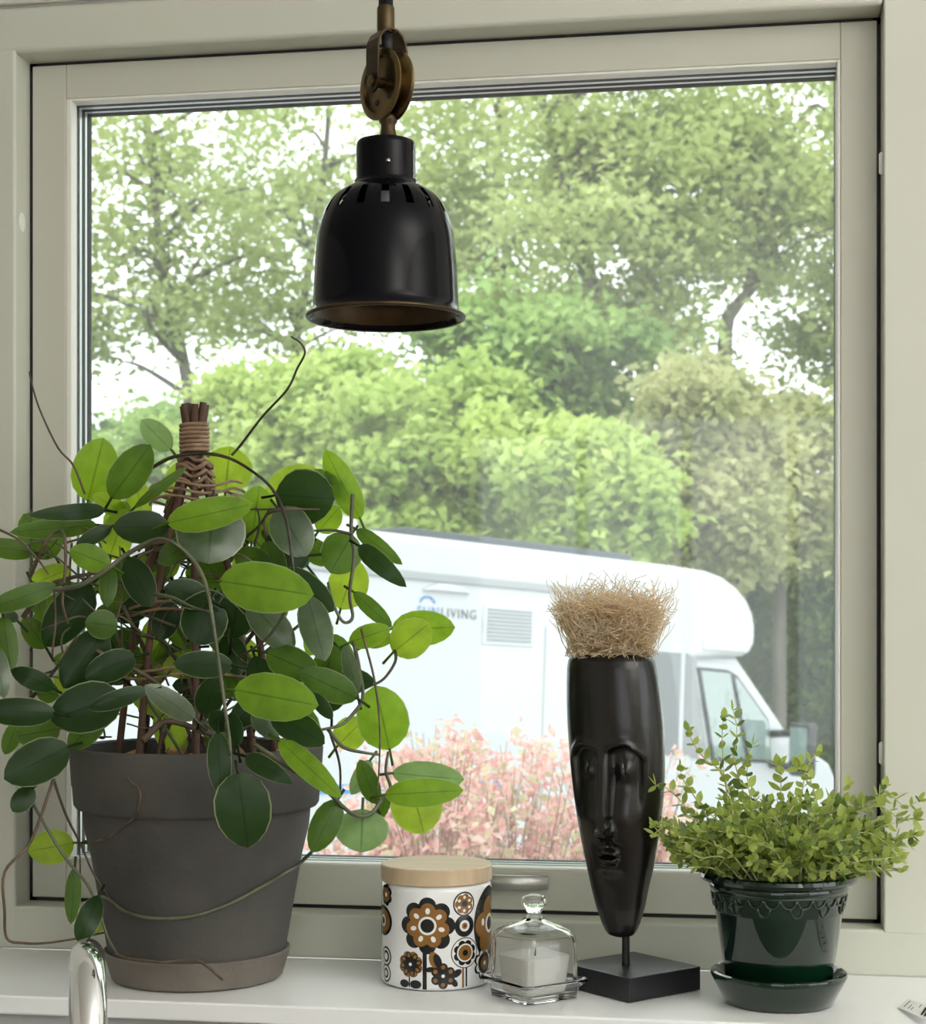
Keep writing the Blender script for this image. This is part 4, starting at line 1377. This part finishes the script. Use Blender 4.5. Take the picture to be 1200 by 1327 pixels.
for rep in (0, PI):                                    # the motif repeats on the far side of the jar
    A = lambda px: jang(px) + rep
    p = Print(); a, z = A(554), jz(1199.5)
    p.disc(a, z, 0, 0, scal(37 * U, 8, .20, .39), 0, BK, 64).disc(a, z, 0, 0, scal(29.5 * U, 7, .24, .2), 1, BR, 64)
    for k in range(7):
        t = .2 + 2 * PI * (k + .5) / 7
        p.disc(a, z, 19 * U * math.cos(t), 19 * U * math.sin(t), ell(4.2 * U, 3.0 * U, t), 2, WH, 14, 2)
    p.disc(a, z, 0, 0, circ(12 * U), 2, WH, 32, 3).disc(a, z, 0, 0, circ(9 * U), 3, BK, 32, 3)
    p.bar(a, -3.5 * U, jz(1232), -3.5 * U, jz(1282), 5.5 * U, 0, BK)
    p.done()
    p = Print(); a, z = A(601), jz(1172.5)
    p.disc(a, z, 0, 0, circ(16 * U), 0, BK).disc(a, z, 0, 0, circ(14 * U), 1, WH).disc(a, z, 0, 0, scal(13.6 * U, 7, .22), 2, BR)
    for k in range(6):
        t = 2 * PI * k / 6 + .5
        p.disc(a, z, 8.6 * U * math.cos(t), 8.6 * U * math.sin(t), circ(2.1 * U), 3, WH, 10, 2)
    p.disc(a, z, 0, 0, circ(4.2 * U), 3, BK, 20, 2).done()
    p = Print(); a, z = A(601.5), jz(1201)
    p.disc(a, z, 0, 0, circ(14.5 * U), 0, BK).disc(a, z, 0, 0, circ(7.4 * U), 1, WH).disc(a, z, 0, 0, circ(4.2 * U), 2, BR, 20, 2).disc(a, z, 0, 0, circ(1.4 * U), 3, BK, 10, 2).done()
    p = Print(); a, z = A(602), jz(1236)
    p.disc(a, z, 0, 0, circ(20 * U), 0, BK).disc(a, z, 0, 0, circ(18.8 * U), 1, WH).disc(a, z, 0, 0, scal(17 * U, 8, .2), 2, BK).disc(a, z, 0, 0, circ(12 * U), 3, WH)
    p.disc(a, z, 0, 0, circ(10 * U), 4, BR).disc(a, z, 0, 0, circ(4 * U), 5, BK, 20, 2)
    p.bar(a, 2 * U, jz(1254), 2 * U, jz(1280), 2.5 * U, 0, BK).bar(a, -3 * U, jz(1256), -3 * U, jz(1281), 3 * U, 0, BR).done()
    p = Print(); a, z = A(532.5), jz(1250.5)
    p.disc(a, z, 0, 0, scal(17.5 * U, 8, .14), 0, BR, 56).disc(a, z, 0, 0, circ(11.5 * U), 1, BK)
    for k in range(8):
        t = 2 * PI * k / 8 + .2
        p.disc(a, z, 11.5 * U * math.cos(t), 11.5 * U * math.sin(t), ell(5 * U, 4 * U, t), 1, BK, 14, 2)
        p.disc(a, z, 12 * U * math.cos(t), 12 * U * math.sin(t), ell(3 * U, 2.2 * U, t), 2, BR, 12, 2)
    p.disc(a, z, 0, 0, circ(2.2 * U), 2, WH, 12, 2)
    p.bar(a, -1.5 * U, jz(1266), -1.5 * U, jz(1280), 1.8 * U, 0, BK)
    p.disc(a, jz(1276), -9 * U, 0, ell(7 * U, 5 * U), 1, BK, 20, 2).disc(a, jz(1276), 7.5 * U, 0, ell(8 * U, 5.5 * U), 1, BK, 20, 2).done()
    p = Print(); a, z = A(574), jz(1264.5)
    for k in range(6):
        t = 2 * PI * k / 6 + .52
        p.disc(a, z, 10.5 * U * math.cos(t), 10.5 * U * math.sin(t), circ(6.3 * U), 0, BK, 18, 2)
        p.disc(a, z, 11.5 * U * math.cos(t), 11.5 * U * math.sin(t), circ(2.9 * U), 1, BR, 12, 2)
    p.disc(a, z, 0, 0, circ(8 * U), 2, BK, 20, 2).disc(a, z, 0, 0, circ(2.3 * U), 3, WH, 12, 2)
    p.disc(a, jz(1244), -11 * U, 0, ell(11.5 * U, 7 * U, 1.9), 0, BR, 24, 3).disc(a, jz(1245), -7 * U, 0, ell(10 * U, 5 * U, 1.9), 1, BK, 24, 3)
    p.disc(a, jz(1262), 18 * U, 0, ell(8 * U, 4.6 * U, .5), 1, BK, 20, 2).disc(a, jz(1274), 15 * U, 0, ell(6 * U, 4 * U, 2.2), 1, BK, 20, 2)
    p.disc(a, jz(1256), -17 * U, 0, ell(6 * U, 3.4 * U, .2), 1, BK, 20, 2).done()
    p = Print(); a, z = A(629), jz(1204)                # large bloom turning away at the side
    p.disc(a, z, 10 * U, 0, ell(36 * U, 50 * U), 0, BK, 48).disc(a, z, 10 * U, 20 * U, circ(16 * U), 1, BR).disc(a, z, -6 * U, 0, circ(17 * U), 1, BR)
    p.disc(a, z, 2 * U, -22 * U, circ(17 * U), 1, BR).disc(a, z, 24 * U, -6 * U, circ(18 * U), 1, BR).disc(a, z, 12 * U, 0, circ(13 * U), 2, WH).disc(a, z, 12 * U, 0, circ(9 * U), 3, BK)
    p.disc(a, z, -8 * U, 4 * U, ell(3 * U, 5 * U), 3, WH, 14, 2).done()
    p = Print(); a, z = A(627), jz(1254)
    p.disc(a, z, 0, 0, scal(22 * U, 8, .2), 0, BK).disc(a, z, 0, 0, scal(18.5 * U, 8, .2), 1, WH).disc(a, z, 0, 0, circ(14 * U), 2, BK).disc(a, z, 0, 0, circ(9 * U), 3, BR).disc(a, z, 0, 0, circ(3 * U), 4, WH, 14, 2).done()
    p = Print(); a, z = A(501), jz(1165)
    p.disc(a, z, 0, 0, scal(15 * U, 7, .2), 0, BK).disc(a, z, 0, 0, scal(10 * U, 7, .2), 1, BR).disc(a, z, 0, 0, circ(3 * U), 2, WH, 14, 2).done()
    p = Print(); a, z = A(497.5), jz(1200)
    p.disc(a, z, 0, 0, ell(24 * U, 20 * U), 0, BK).disc(a, z, 0, 0, ell(19 * U, 16 * U), 1, BR).disc(a, z, 0, 0, circ(8 * U), 2, WH).disc(a, z, 0, 0, circ(5 * U), 3, BK, 20, 2).done()
    for yy, rr_ in ((1246, 13), (1268, 12)):
        p = Print(); a, z = A(501), jz(yy)
        p.disc(a, z, 0, 0, circ(rr_ * U), 0, BK).disc(a, z, 0, 0, circ((rr_ - 2.5) * U), 1, WH).disc(a, z, 0, 0, circ((rr_ - 5) * U), 2, BK, 24, 2).disc(a, z, 0, 0, circ((rr_ - 8) * U), 3, WH, 16, 2).done()

# ------------------------------------------------------------------ glass dish with dome and candle
GD = 1.712
gc = P(692, 1285, GD)
GX, GY = gc.x, gc.y
grot = TH + math.radians(35)


def rsq(h, r, n=6):
    """rounded square outline, half side h, corner radius r"""
    out = []
    for cx, cy, a0 in ((h - r, h - r, 0), (r - h, h - r, PI / 2), (r - h, r - h, PI), (h - r, r - h, 1.5 * PI)):
        for k in range(n + 1):
            a = a0 + PI / 2 * k / n
            out.append((cx + r * math.cos(a), cy + r * math.sin(a)))
    return out


def sqloft(rows, name, mt, parent, closed=False, capb=True, capt=True, **kw):
    """rows: (half side, corner radius, z)"""
    vv, ff = [], []
    c, s_ = math.cos(grot), math.sin(grot)
    for h_, r, z in rows:
        for x, y in rsq(h_, r):
            vv.append((GX + x * c - y * s_, GY + x * s_ + y * c, z))
    n_ = 28
    prs = list(range(len(rows) - 1))
    for i in prs:
        for k in range(n_):
            ff.append((i * n_ + k, i * n_ + (k + 1) % n_, (i + 1) * n_ + (k + 1) % n_, (i + 1) * n_ + k))
    if closed:
        i = len(rows) - 1
        for k in range(n_):
            ff.append((i * n_ + k, i * n_ + (k + 1) % n_, (k + 1) % n_, k))
    else:
        if capb:
            ff.append(tuple(range(n_))[::-1])
        if capt:
            ff.append(tuple((len(rows) - 1) * n_ + k for k in range(n_)))
    return MB().add(vv, ff).build(name, M[mt], parent, smooth=True, angle=45, **kw)


dish = sqloft([(.030, .008, .0006), (.033, .009, .0015), (.035, .010, .012), (.040, .011, .0165), (.0415, .011, .0185), (.0410, .011, .0205), (.0395, .0105, .021),
               (.0350, .010, .0175), (.0335, .009, .013), (.0325, .009, .0085), (.028, .008, .0075)], 'glass_dish', 'glass', None)
tag(dish, 'square clear glass dish with flared rim under the candle', 'dish')
can = thing('candle', 'white candle inside the clear glass dome', 'candle', (GX, GY, .0086))
sqloft([(.021, .007, .0086), (.0235, .008, .010), (.0275, .009, .043), (.0262, .009, .0440), (.015, .006, .0425), (.004, .003, .0422)], 'wax', 'wax', can)
MB().tube([(GX, GY, .041), (GX + .0006, GY, .046), (GX + .0012, GY + .0005, .0505)], [.0009, .0009, .0006], 6).build('wick', M['wick'], can)
dome = thing('glass_dome', 'clear square glass dome with a faceted knob covering the candle', 'glass dome', (GX, GY, .018))
sqloft([(.0330, .010, .0180), (.0338, .010, .0200), (.0335, .0105, .058), (.0322, .011, .0640), (.0290, .012, .0685), (.021, .012, .0730), (.0125, .0100, .0770), (.0095, .0090, .0800),
        (.004, .0035, .0790), (.0045, .0035, .0765), (.0110, .009, .0730), (.020, .012, .0692), (.0275, .011, .0650), (.0303, .010, .0610), (.0312, .0095, .056), (.0314, .0095, .0190)],
       'dome', 'glass', dome, closed=True)
kn = MB()
kp = [(.0092, .0795), (.0075, .0825), (.0072, .0850), (.0100, .0890), (.0126, .0935), (.0124, .0985), (.0095, .1015), (.0050, .1030), (0, .1033)]
kn.lathe(kp, (GX, GY, 0), 8)
kn.lathe([(.0092, .0795), (0, .0793)], (GX, GY, 0), 8)
kn.build('knob', M['glass'], dome, bevel=.0012, bseg=2, smooth=True)

# ------------------------------------------------------------------ carved mask on a stand
bl = [Vector((.1932, -.1708)), Vector((.2610, -.0990)), Vector((.1892, -.0312)), Vector((.1214, -.1030))]
bc = sum(bl, Vector((0, 0))) / 4
mask = thing('mask_sculpture', 'dark carved wooden mask with straw hair on a black stand', 'sculpture', (bc.x, bc.y, 0))
q = MB().prism([(p.x, p.y) for p in bl], lambda u, w, a: (u, w, a), .0008, .025)
q.build('base', M['blackwood'], mask, bevel=.0012)
MDp = 1.745
mk = MDp / FPX
rod_b = P(811, 1240, MDp)
MB().tube([(rod_b.x, rod_b.y, .0245), P(811, 1205, MDp)], .0040, 16).build('rod', M['rod'], mask, smooth=True, angle=50)
edge = [(1214, 797, 813), (1211, 788, 821), (1206, 784, 825), (1195, 779, 830), (1175, 772, 836), (1150, 765.5, 841), (1120, 759, 848), (1090, 752.5, 853), (1060, 747, 857.5), (1030, 742.5, 860.5),
        (1000, 739, 862), (970, 736.5, 862), (940, 734.5, 861), (910, 733.5, 858), (880, 733.5, 854), (865, 734, 851), (856, 735.5, 848.5), (851, 738.5, 845), (848, 745, 839)]
ey = np.array([e[0] for e in edge][::-1], float)
el = np.array([e[1] for e in edge][::-1], float)
er = np.array([e[2] for e in edge][::-1], float)
turn = math.radians(30)
mfw = (-FW * math.cos(turn) - RT * math.sin(turn)).normalized()   # the way the face looks
mrt = Vector((-mfw.y, mfw.x, 0))                                  # towards the viewer's right
if mrt.dot(RT) < 0:
    mrt = -mrt


def bump(x, c, w):
    return math.exp(-((x - c) / w) ** 2)


def sm(e0, e1, x):
    t = max(0, min(1, (x - e0) / (e1 - e0)))
    return t * t * (3 - 2 * t)


def relief(u, y):
    """carving depth in metres on the face; u -1..1 across, y in picture rows of the face"""
    au = abs(u)
    brow = 972 - 9 * math.sin(PI * min(1, max(0, (au - .06) / .72))) + 20 * max(0, au - .5)
    d = 0.0
    sock = sm(brow - 1.5, brow + 4.5, y) * (1 - sm(brow + 26, brow + 100, y))
    side_ = sm(.075, .17, au) * (1 - sm(.62, .88, au))
    d -= .0105 * sock * side_
    d += .0022 * bump(y, brow - 3, 5) * (1 - sm(.6, .85, au)) * sm(.05, .2, au)
    nose = sm(968, 992, y) * (1 - sm(1078, 1086, y))
    wdt = .070 + .045 * sm(1040, 1080, y)
    d += (.003 + .0075 * sm(975, 1078, y)) * nose * (1 - sm(wdt, wdt + .06, au))
    d += .0058 * bump(y, 1076, 7.5) * bump(au, .155, .065)
    d -= .0030 * bump(y, 1087, 3.5) * bump(au, .09, .05)
    eye = bump(y, 996, 13) * bump(au, .40, .17)
    d += .0052 * eye
    sl = au - (.40 + .0028 * (y - 996))
    d -= .0028 * math.exp(-(sl / .022) ** 2) * bump(y, 994, 11)
    d -= .0030 * (1 - sm(.15, .55, au)) * sm(1086, 1093, y) * (1 - sm(1122, 1135, y))
    lipw = 1 - sm(.20, .32, au)
    d += .0062 * bump(y, 1101 + 5 * (1 - math.cos(au * 6)) * .5, 4.6) * lipw
    d += .0062 * bump(y, 1113 - 9 * au, 5) * (1 - sm(.16, .28, au))
    d -= .0030 * bump(y, 1107, 1.8) * (1 - sm(.24, .36, au))
    d -= .0025 * bump(au, 0, .028) * bump(y, 1092, 6)
    d += .0015 * bump(y, 1140, 14) * bump(au, 0, .3)
    return d


NU, NV = 132, 190
ysamp = list(np.linspace(1213.5, 1195, 14)) + list(np.linspace(1194, 858, NV - 26)) + list(np.linspace(857, 848.2, 12))
vv, ff = [], []
for y in ysamp:
    l_, r_ = float(np.interp(y, ey, el)), float(np.interp(y, ey, er))
    cen = P((l_ + r_) / 2, y, MDp)
    hwid = (r_ - l_) / 2 * mk
    dep = hwid * .78
    for k in range(NU):
        # finer steps on the front half
        s_ = k / NU
        a = 2 * PI * s_ - .25 * math.sin(2 * PI * s_) * 1.6
        fu, fv = math.sin(a), math.cos(a)
        x = hwid * math.copysign(abs(fu) ** .92, fu)
        yv = dep * math.copysign(abs(fv) ** .85, fv)
        if fv > -.1:
            yv += relief(fu, y) * sm(-.1, .25, fv)
        vv.append(cen + mrt * x + mfw * yv)
nyr = len(ysamp)
for j in range(nyr - 1):
    for k in range(NU):
        ff.append((j * NU + k, j * NU + (k + 1) % NU, (j + 1) * NU + (k + 1) % NU, (j + 1) * NU + k))
ff.append(tuple(range(NU))[::-1])
ff.append(tuple((nyr - 1) * NU + k for k in range(NU)))
tag(MB().add(vv, ff).build('mask_head', M['ebony'], mask, smooth=True, angle=60), 'long dark carved face with closed eyes')
# straw hair: uncountable fibres, one part
hr = MB()
rh = random.Random(77)
ht = P(792, 851, MDp)
for k in range(2300):
    a = rh.uniform(0, 2 * PI)
    rr_ = math.sqrt(rh.random())
    side_ = math.cos(a) * rr_
    h0 = rh.random() ** 1.1 * .056 - .003
    wd_ = 1 + .30 * max(0, h0) / .05
    p = ht + RT * (.039 * wd_ * side_) + FW * (.027 * wd_ * rr_ * math.sin(a)) + UP * h0
    L_ = rh.uniform(.035, .075) * (1 - .35 * h0 / .056)
    wob_ = rh.uniform(.78, 1.12)
    dv = (UP * rh.uniform(.3, 1) + RT * (side_ * .25 + rh.gauss(0, .5)) + FW * rh.gauss(0, .5)).normalized()
    turn_ = Vector((rh.gauss(0, 1), rh.gauss(0, 1), rh.gauss(0, .5))) * .55
    pts = [p.copy()]
    for j in range(13):
        turn_ = turn_ * .9 + Vector((rh.gauss(0, 1), rh.gauss(0, 1), rh.gauss(0, .6))) * .30
        t = j / 13
        dv = (dv + turn_ + UP * .14 + RT * (side_ * .10 * t)).normalized()
        p = p + dv * (L_ / 13)
        lat = (p - ht).dot(RT)
        lim = (.040 + .027 * sm(.012, .065, p.z - ht.z)) * wob_
        if p.z < ht.z - .001:
            p.z = ht.z - .001 + rh.random() * .010
            dv.z = abs(dv.z)
        if abs(lat) > lim:
            p = p - RT * ((abs(lat) - lim) * .7 * math.copysign(1, lat))
        pts.append(p.copy())
    hr.tube(pts, [.00036] * 13 + [.0002], 3, caps=False)
for k in range(90):                                   # loose side wisps
    sgn = -1 if rh.random() < .6 else 1
    root_ = ht + RT * (sgn * rh.uniform(.028, .040)) + UP * rh.uniform(-.002, .035) + FW * rh.uniform(-.02, .02)
    L_ = rh.uniform(.03, .05)
    w1 = rh.uniform(0, 6.28)
    pts = [root_ + RT * (sgn * L_ * .55 * t) + UP * (L_ * .9 * t ** 1.3) + (RT * math.sin(w1 + 7 * t) + FW * math.cos(w1 + 5 * t)) * .003 * t for t in [j / 6 for j in range(7)]]
    hr.tube(pts, .00035, 3, caps=False)
for pts in (((836, 843), (822, 849), (822, 856), (825, 862), (816, 865), (811, 870)),):   # one long fibre fallen over the brow
    hr.tube(spline([P(x, y, MDp - .0375) for x, y in pts], 4), .0005, 4)
tag(hr.build('straw_hair', M['raffia'], mask, smooth=True, kind='stuff'), 'pale curly straw hair')

# ------------------------------------------------------------------ thyme in a green glazed pot
TD = 1.688
tcn = P(1009, 1290, TD)
TX, TY = tcn.x, tcn.y
ts_ = MB().lathe([(0, .0006), (.050, .0006), (.053, .002), (.0655, .0255), (.0668, .0290), (.0660, .0315), (.0635, .0325), (.0610, .031), (.0560, .018), (.052, .0095), (0, .0085)], (TX, TY, 0), 72)
tag(ts_.build('plant_saucer', M['gpot'], smooth=True, angle=40), 'glossy dark green glazed saucer under the green pot', 'saucer')
thy = thing('potted_thyme', 'bushy thyme in a glossy dark green pot with scalloped relief', 'potted plant', (TX, TY, .009))
tz = lambda py: P(1010, py, TD).z
ztop = tz(1131) + .002
tprof = [(0, .0091), (.0485, .0091), (.0500, .011), (.0650, .110), (.0668, .1125), (.0680, .1145), (.0682, .1165), (.0676, .1185), (.0705, ztop - .0095), (.0755, ztop - .0080), (.0770, ztop - .005), (.0762, ztop - .0015), (.0735, ztop),
         (.0700, ztop - .001), (.0670, ztop - .006), (.0630, .095), (.046, .02), (0, .018)]
tp_ = MB().lathe(tprof, (TX, TY, 0), 96).build('pot', M['gpot'], thy, smooth=True, angle=38)
MB().lathe([(.0665, ztop - .012), (.04, ztop - .009), (0, ztop - .007)], (TX, TY, 0), 32).build('soil', M['soil'], tp_, smooth=True)


def tr_(z):
    return .0500 + (.0650 - .0500) * (z - .011) / (.110 - .011)


NSC = 26
for k in range(NSC):                                   # raised scallops, a second tier under every other pair
    a0 = 2 * PI * k / NSC

    def arc(cen, half, z0, dz, name):
        pts_ = []
        for j in range(9):
            t = PI * j / 8
            a = cen - half * math.cos(t)
            z = z0 - dz * math.sin(t)
            r = tr_(z) + .0006
            pts_.append((TX + r * math.cos(a), TY + r * math.sin(a), z))
        MB().tube(pts_, .0014, 6).build(name, M['gpot'], tp_, smooth=True)
    arc(a0, PI / NSC * .96, .1105, .0085, 'scallop')
    if k % 2 == 0:
        arc(a0 + PI / NSC, PI / NSC * .80, .1030, .0098, 'scallop')

MB().lathe([(tr_(.111) + .0016 * math.cos(t), .111 + .0016 * math.sin(t)) for t in [2 * PI * q_ / 8 for q_ in range(8)]], (TX, TY, 0), 96, closed=True).build('moulding', M['gpot'], tp_, smooth=True)


# thyme stems and leaves
def small_leaf(name):
    ts = [0, .2, .45, .7, 1]
    ws = [.05, .46, .58, .44, 0]
    vv, ff = [], []
    for t, w in zip(ts, ws):
        for c in (-1, 0, 1):
            vv.append((w * c * .5 * 1.15, t, -.06 * abs(c) * w * 2 + .12 * t * (1 - t) * 2))
    for i in range(4):
        for k in range(2):
            ff.append((i * 3 + k, i * 3 + k + 1, (i + 1) * 3 + k + 1, (i + 1) * 3 + k))
    return vv, ff


slv, slf = small_leaf('leaf')
tl_mesh = []
for mt in ('thyme', 'thyme', 'thymedark'):
    me = bpy.data.meshes.new('thyme_leaf')
    me.from_pydata(slv, [], slf)
    me.materials.append(M[mt])
    me.polygons.foreach_set('use_smooth', [True] * len(me.polygons))
    tl_mesh.append(me)
rt_ = random.Random(51)
stems = MB()
placed = []                                             # (matrix, darkness)
troot = thy.location


def leaf_at(pos, direction, size, dark):
    d_ = direction.normalized()
    x_ = d_.cross(Vector((rt_.gauss(0, .5), rt_.gauss(0, .5), 1))).normalized()
    z_ = x_.cross(d_)
    mx = Matrix((x_, d_, z_)).transposed().to_4x4()
    mx = Matrix.Translation(pos) @ mx @ Matrix.Diagonal((size, size, size, 1))
    placed.append((mx, dark, size))


def sprig(path, rad, lsize, step, dark_p=.25, t0=.3):
    global stems
    stems.tube(path, [rad * (1.15 - .6 * i / (len(path) - 1)) for i in range(len(path))], 4, caps=False)
    acc, side = 0, 0
    L_ = sum((path[i + 1] - path[i]).length for i in range(len(path) - 1))
    run = 0
    for i in range(len(path) - 1):
        seg = path[i + 1] - path[i]
        run += seg.length
        acc += seg.length
        if run / L_ < t0 or acc < step:
            continue
        acc = 0
        t = seg.normalized()
        s_ = t.cross(UP)
        s_ = s_.normalized() if s_.length > .1 else RT.copy()
        o_ = t.cross(s_).normalized()
        an = side * PI / 2 + rt_.uniform(-.4, .4)
        side += 1
        for sg in (1, -1):
            dv = (s_ * math.cos(an) + o_ * math.sin(an)) * sg + t * .55 + UP * .15
            leaf_at(path[i + 1], dv, lsize * rt_.uniform(.75, 1.25) * (1.1 - .35 * run / L_), rt_.random() < dark_p)
    leaf_at(path[-1], (path[-1] - path[-2]) + UP * .002, lsize * .8, False)
    leaf_at(path[-1], (path[-1] - path[-2]) + RT * .004, lsize * .6, False)


for k in range(230):
    a = rt_.uniform(0, 2 * PI)
    r0 = .062 * math.sqrt(rt_.random())
    f0 = Vector((TX + r0 * math.cos(a), TY + r0 * math.sin(a), ztop - .009))
    a2 = a + rt_.gauss(0, .5)
    reach = rt_.uniform(.015, .088)
    out = Vector((math.cos(a2), math.sin(a2), 0))
    if out.y > 0:
        out.y *= .75
    hgt = rt_.uniform(.022, .078) * (1.15 - .45 * reach / .09)
    tip = f0 + out * reach + UP * hgt
    mid = f0.lerp(tip, .45) + UP * hgt * .30 + Vector((rt_.gauss(0, .006), rt_.gauss(0, .006), 0))
    sprig(spline([f0, mid, tip], 7), .00095, .0132, .0062, .3)
for k in range(110):                                   # short pale shoots filling the pot mouth
    a = rt_.uniform(0, 2 * PI)
    r0 = .066 * math.sqrt(rt_.random())
    f0 = Vector((TX + r0 * math.cos(a), TY + r0 * math.sin(a), ztop - .009))
    tip = f0 + Vector((math.cos(a + rt_.gauss(0, 1)), math.sin(a + rt_.gauss(0, 1)), 0)) * rt_.uniform(.005, .03) + UP * rt_.uniform(.018, .042)
    sprig(spline([f0, f0.lerp(tip, .5) + Vector((rt_.gauss(0, .005), rt_.gauss(0, .005), .006)), tip], 6), .0008, .0095, .0065, .1, .2)
HS = [  # sprigs that stand out: pixels with depth
    ([(960, 1120, 1.69), (965, 1040, 1.685), (952, 985, 1.68), (955, 945, 1.68), (950, 921, 1.68)], .0115),
    ([(950, 1115, 1.69), (945, 1050, 1.68), (938, 1000, 1.68), (936, 950, 1.68), (938, 930, 1.68)], .0105),
    ([(960, 1110, 1.68), (940, 1010, 1.67), (915, 985, 1.66), (900, 965, 1.66), (891, 947, 1.66)], .0105),
    ([(985, 1120, 1.68), (975, 1050, 1.675), (968, 1000, 1.67), (975, 965, 1.67)], .012),
    ([(1040, 1110, 1.68), (1060, 1060, 1.67), (1050, 1010, 1.66), (1035, 995, 1.66)], .0125),
    ([(1000, 1110, 1.70), (1010, 1050, 1.70), (1012, 1010, 1.70), (1008, 992, 1.70)], .012),
    ([(1030, 1110, 1.70), (1042, 1010, 1.72), (1052, 985, 1.72), (1060, 977, 1.72)], .0105),
    ([(1060, 1110, 1.68), (1100, 1060, 1.66), (1140, 1045, 1.64), (1165, 1060, 1.63), (1185, 1062, 1.62)], .012),
    ([(1060, 1105, 1.68), (1110, 1050, 1.67), (1150, 1030, 1.65), (1172, 1045, 1.64), (1190, 1038, 1.63)], .0115),
    ([(1050, 1110, 1.68), (1090, 1055, 1.68), (1130, 1040, 1.67), (1145, 1020, 1.67)], .0115),
    ([(1050, 1110, 1.69), (1080, 1055, 1.69), (1095, 1040, 1.69), (1098, 1018, 1.69)], .011),
    ([(1060, 1115, 1.67), (1120, 1090, 1.65), (1150, 1095, 1.64), (1163, 1112, 1.63)], .012),
    ([(1060, 1115, 1.66), (1100, 1085, 1.64), (1128, 1080, 1.63), (1158, 1100, 1.62)], .0115),
    ([(950, 1115, 1.68), (900, 1060, 1.67), (870, 1025, 1.66), (850, 1018, 1.66)], .0115),
    ([(950, 1118, 1.67), (890, 1080, 1.65), (865, 1070, 1.64), (848, 1080, 1.64)], .0115),
    ([(950, 1115, 1.68), (905, 1040, 1.66), (885, 1010, 1.66), (882, 998, 1.66)], .0115),
    ([(955, 1118, 1.67), (895, 1095, 1.65), (868, 1090, 1.64), (848, 1072, 1.64)], .011),
    ([(960, 1118, 1.64), (930, 1110, 1.61), (910, 1112, 1.60), (895, 1105, 1.60)], .0105),
    ([(990, 1116, 1.64), (1000, 1100, 1.61), (1012, 1118, 1.60), (1000, 1136, 1.60)], .009),
]
for pts, ls in HS:
    sprig(spline([P(*p_) for p_ in pts], 7), .0009, ls * 1.3, .0075, .2, .2)
stems.build('stems', M['thymestem'], thy, smooth=True, kind='stuff')
# the 300 leaves nearest the viewer and largest are single parts, the rest one mass
order = sorted(range(len(placed)), key=lambda i: -(placed[i][2] / (placed[i][0].translation - CAM).dot(FW) ** 2))
rest = MB()
for rank, i in enumerate(order):
    mx, dark, _s = placed[i]
    loc_m = Matrix.Translation(-Vector(troot)) @ mx
    if rank < 300:
        o = bpy.data.objects.new('leaf', tl_mesh[2 if dark else 0])
        col.objects.link(o)
        o.parent = thy
        o.matrix_local = loc_m
    else:
        rest.add([mx @ Vector(v) for v in slv], slf, 1 if dark else 0)
rest.build('small_leaves', [M['thyme'], M['thymedark']], thy, smooth=True, kind='stuff')

# ------------------------------------------------------------------ chrome tap in front of the sill
fd = 1.36
ft = P(113, 1218, fd)
fau = thing('kitchen_tap', 'curved chrome kitchen tap in front of the grey pot', 'tap', (0, 0, 0))
fdir = (FW * .97 - RT * .24).normalized()
FR, FT = .075, .0134
fc = Vector((ft.x, ft.y, ft.z - FR - FT))
near = fc - fdir * FR
fau.location = (near.x, near.y, -.17)
path = [Vector((near.x, near.y, -.168)), Vector((near.x, near.y, -.05))]
for k in range(0, 25):
    a = PI - PI * k / 24
    path.append(fc + fdir * (FR * math.cos(a)) + UP * (FR * math.sin(a)))
far = fc + fdir * FR
path.append(far - UP * .035)
MB().tube(path, FT, 28).build('spout', M['chrome'], fau, smooth=True, angle=50)
MB().tube([far - UP * .034, far - UP * .036, far - UP * .060, far - UP * .062], [.0125, .0135, .0135, .012], 24).build('nozzle', M['chrome'], fau, smooth=True, angle=40)
MB().lathe([(0, -.1698), (.027, -.1698), (.028, -.166), (.026, -.160), (.018, -.156), (.0155, -.12), (.0145, -.085), (.0118, -.083)], (near.x, near.y, 0), 36).build('tap_body', M['chrome'], fau, smooth=True, angle=40)
MB().tube([(near.x + .014, near.y, -.135), (near.x + .04, near.y, -.13), (near.x + .08, near.y - .01, -.115)], [.007, .006, .004], 14).build('lever', M['chrome'], fau, smooth=True)

# ------------------------------------------------------------------ small printed plant tag at the end of the sill
tg = [PZ(1164, 1306, .001), PZ(1177, 1294.5, .004), PZ(1216, 1307, .010), PZ(1203, 1323, .008)]
q = MB()
nrm_ = (tg[1] - tg[0]).cross(tg[3] - tg[0]).normalized()
if nrm_.z < 0:
    nrm_ = -nrm_
q.add(tg + [p + nrm_ * .0006 for p in tg], [(0, 1, 2, 3), (7, 6, 5, 4), (0, 4, 5, 1), (1, 5, 6, 2), (2, 6, 7, 3), (3, 7, 4, 0)])
tgo = thing('plant_tag', 'small white printed tag lying on the sill beside the green pot', 'tag', tg[0])
q.build('card', M['paper'], tgo)
inkm = MB()


def tgp(u, v):
    return tg[0].lerp(tg[1], u).lerp(tg[3].lerp(tg[2], u), v) + nrm_ * .0008


for v0, v1, u0, u1 in ((.12, .15, .2, .85), (.26, .285, .2, .8), (.36, .385, .2, .7), (.50, .53, .35, .85)):
    inkm.add([tgp(u0, v0), tgp(u1, v0), tgp(u1, v1), tgp(u0, v1)], [(0, 1, 2, 3)])
inkm.build('print', M['ink'], tgo)
bz = MB()
for j in range(3):
    b0, b1 = tgp(.15, .74 + .1 * j), tgp(.9, .72 + .1 * j)
    bz.tube([b0, b0.lerp(b1, .5) + UP * .0012, b1], .0011, 5)
bz.build('clip', M['cord'], tgo, smooth=True)
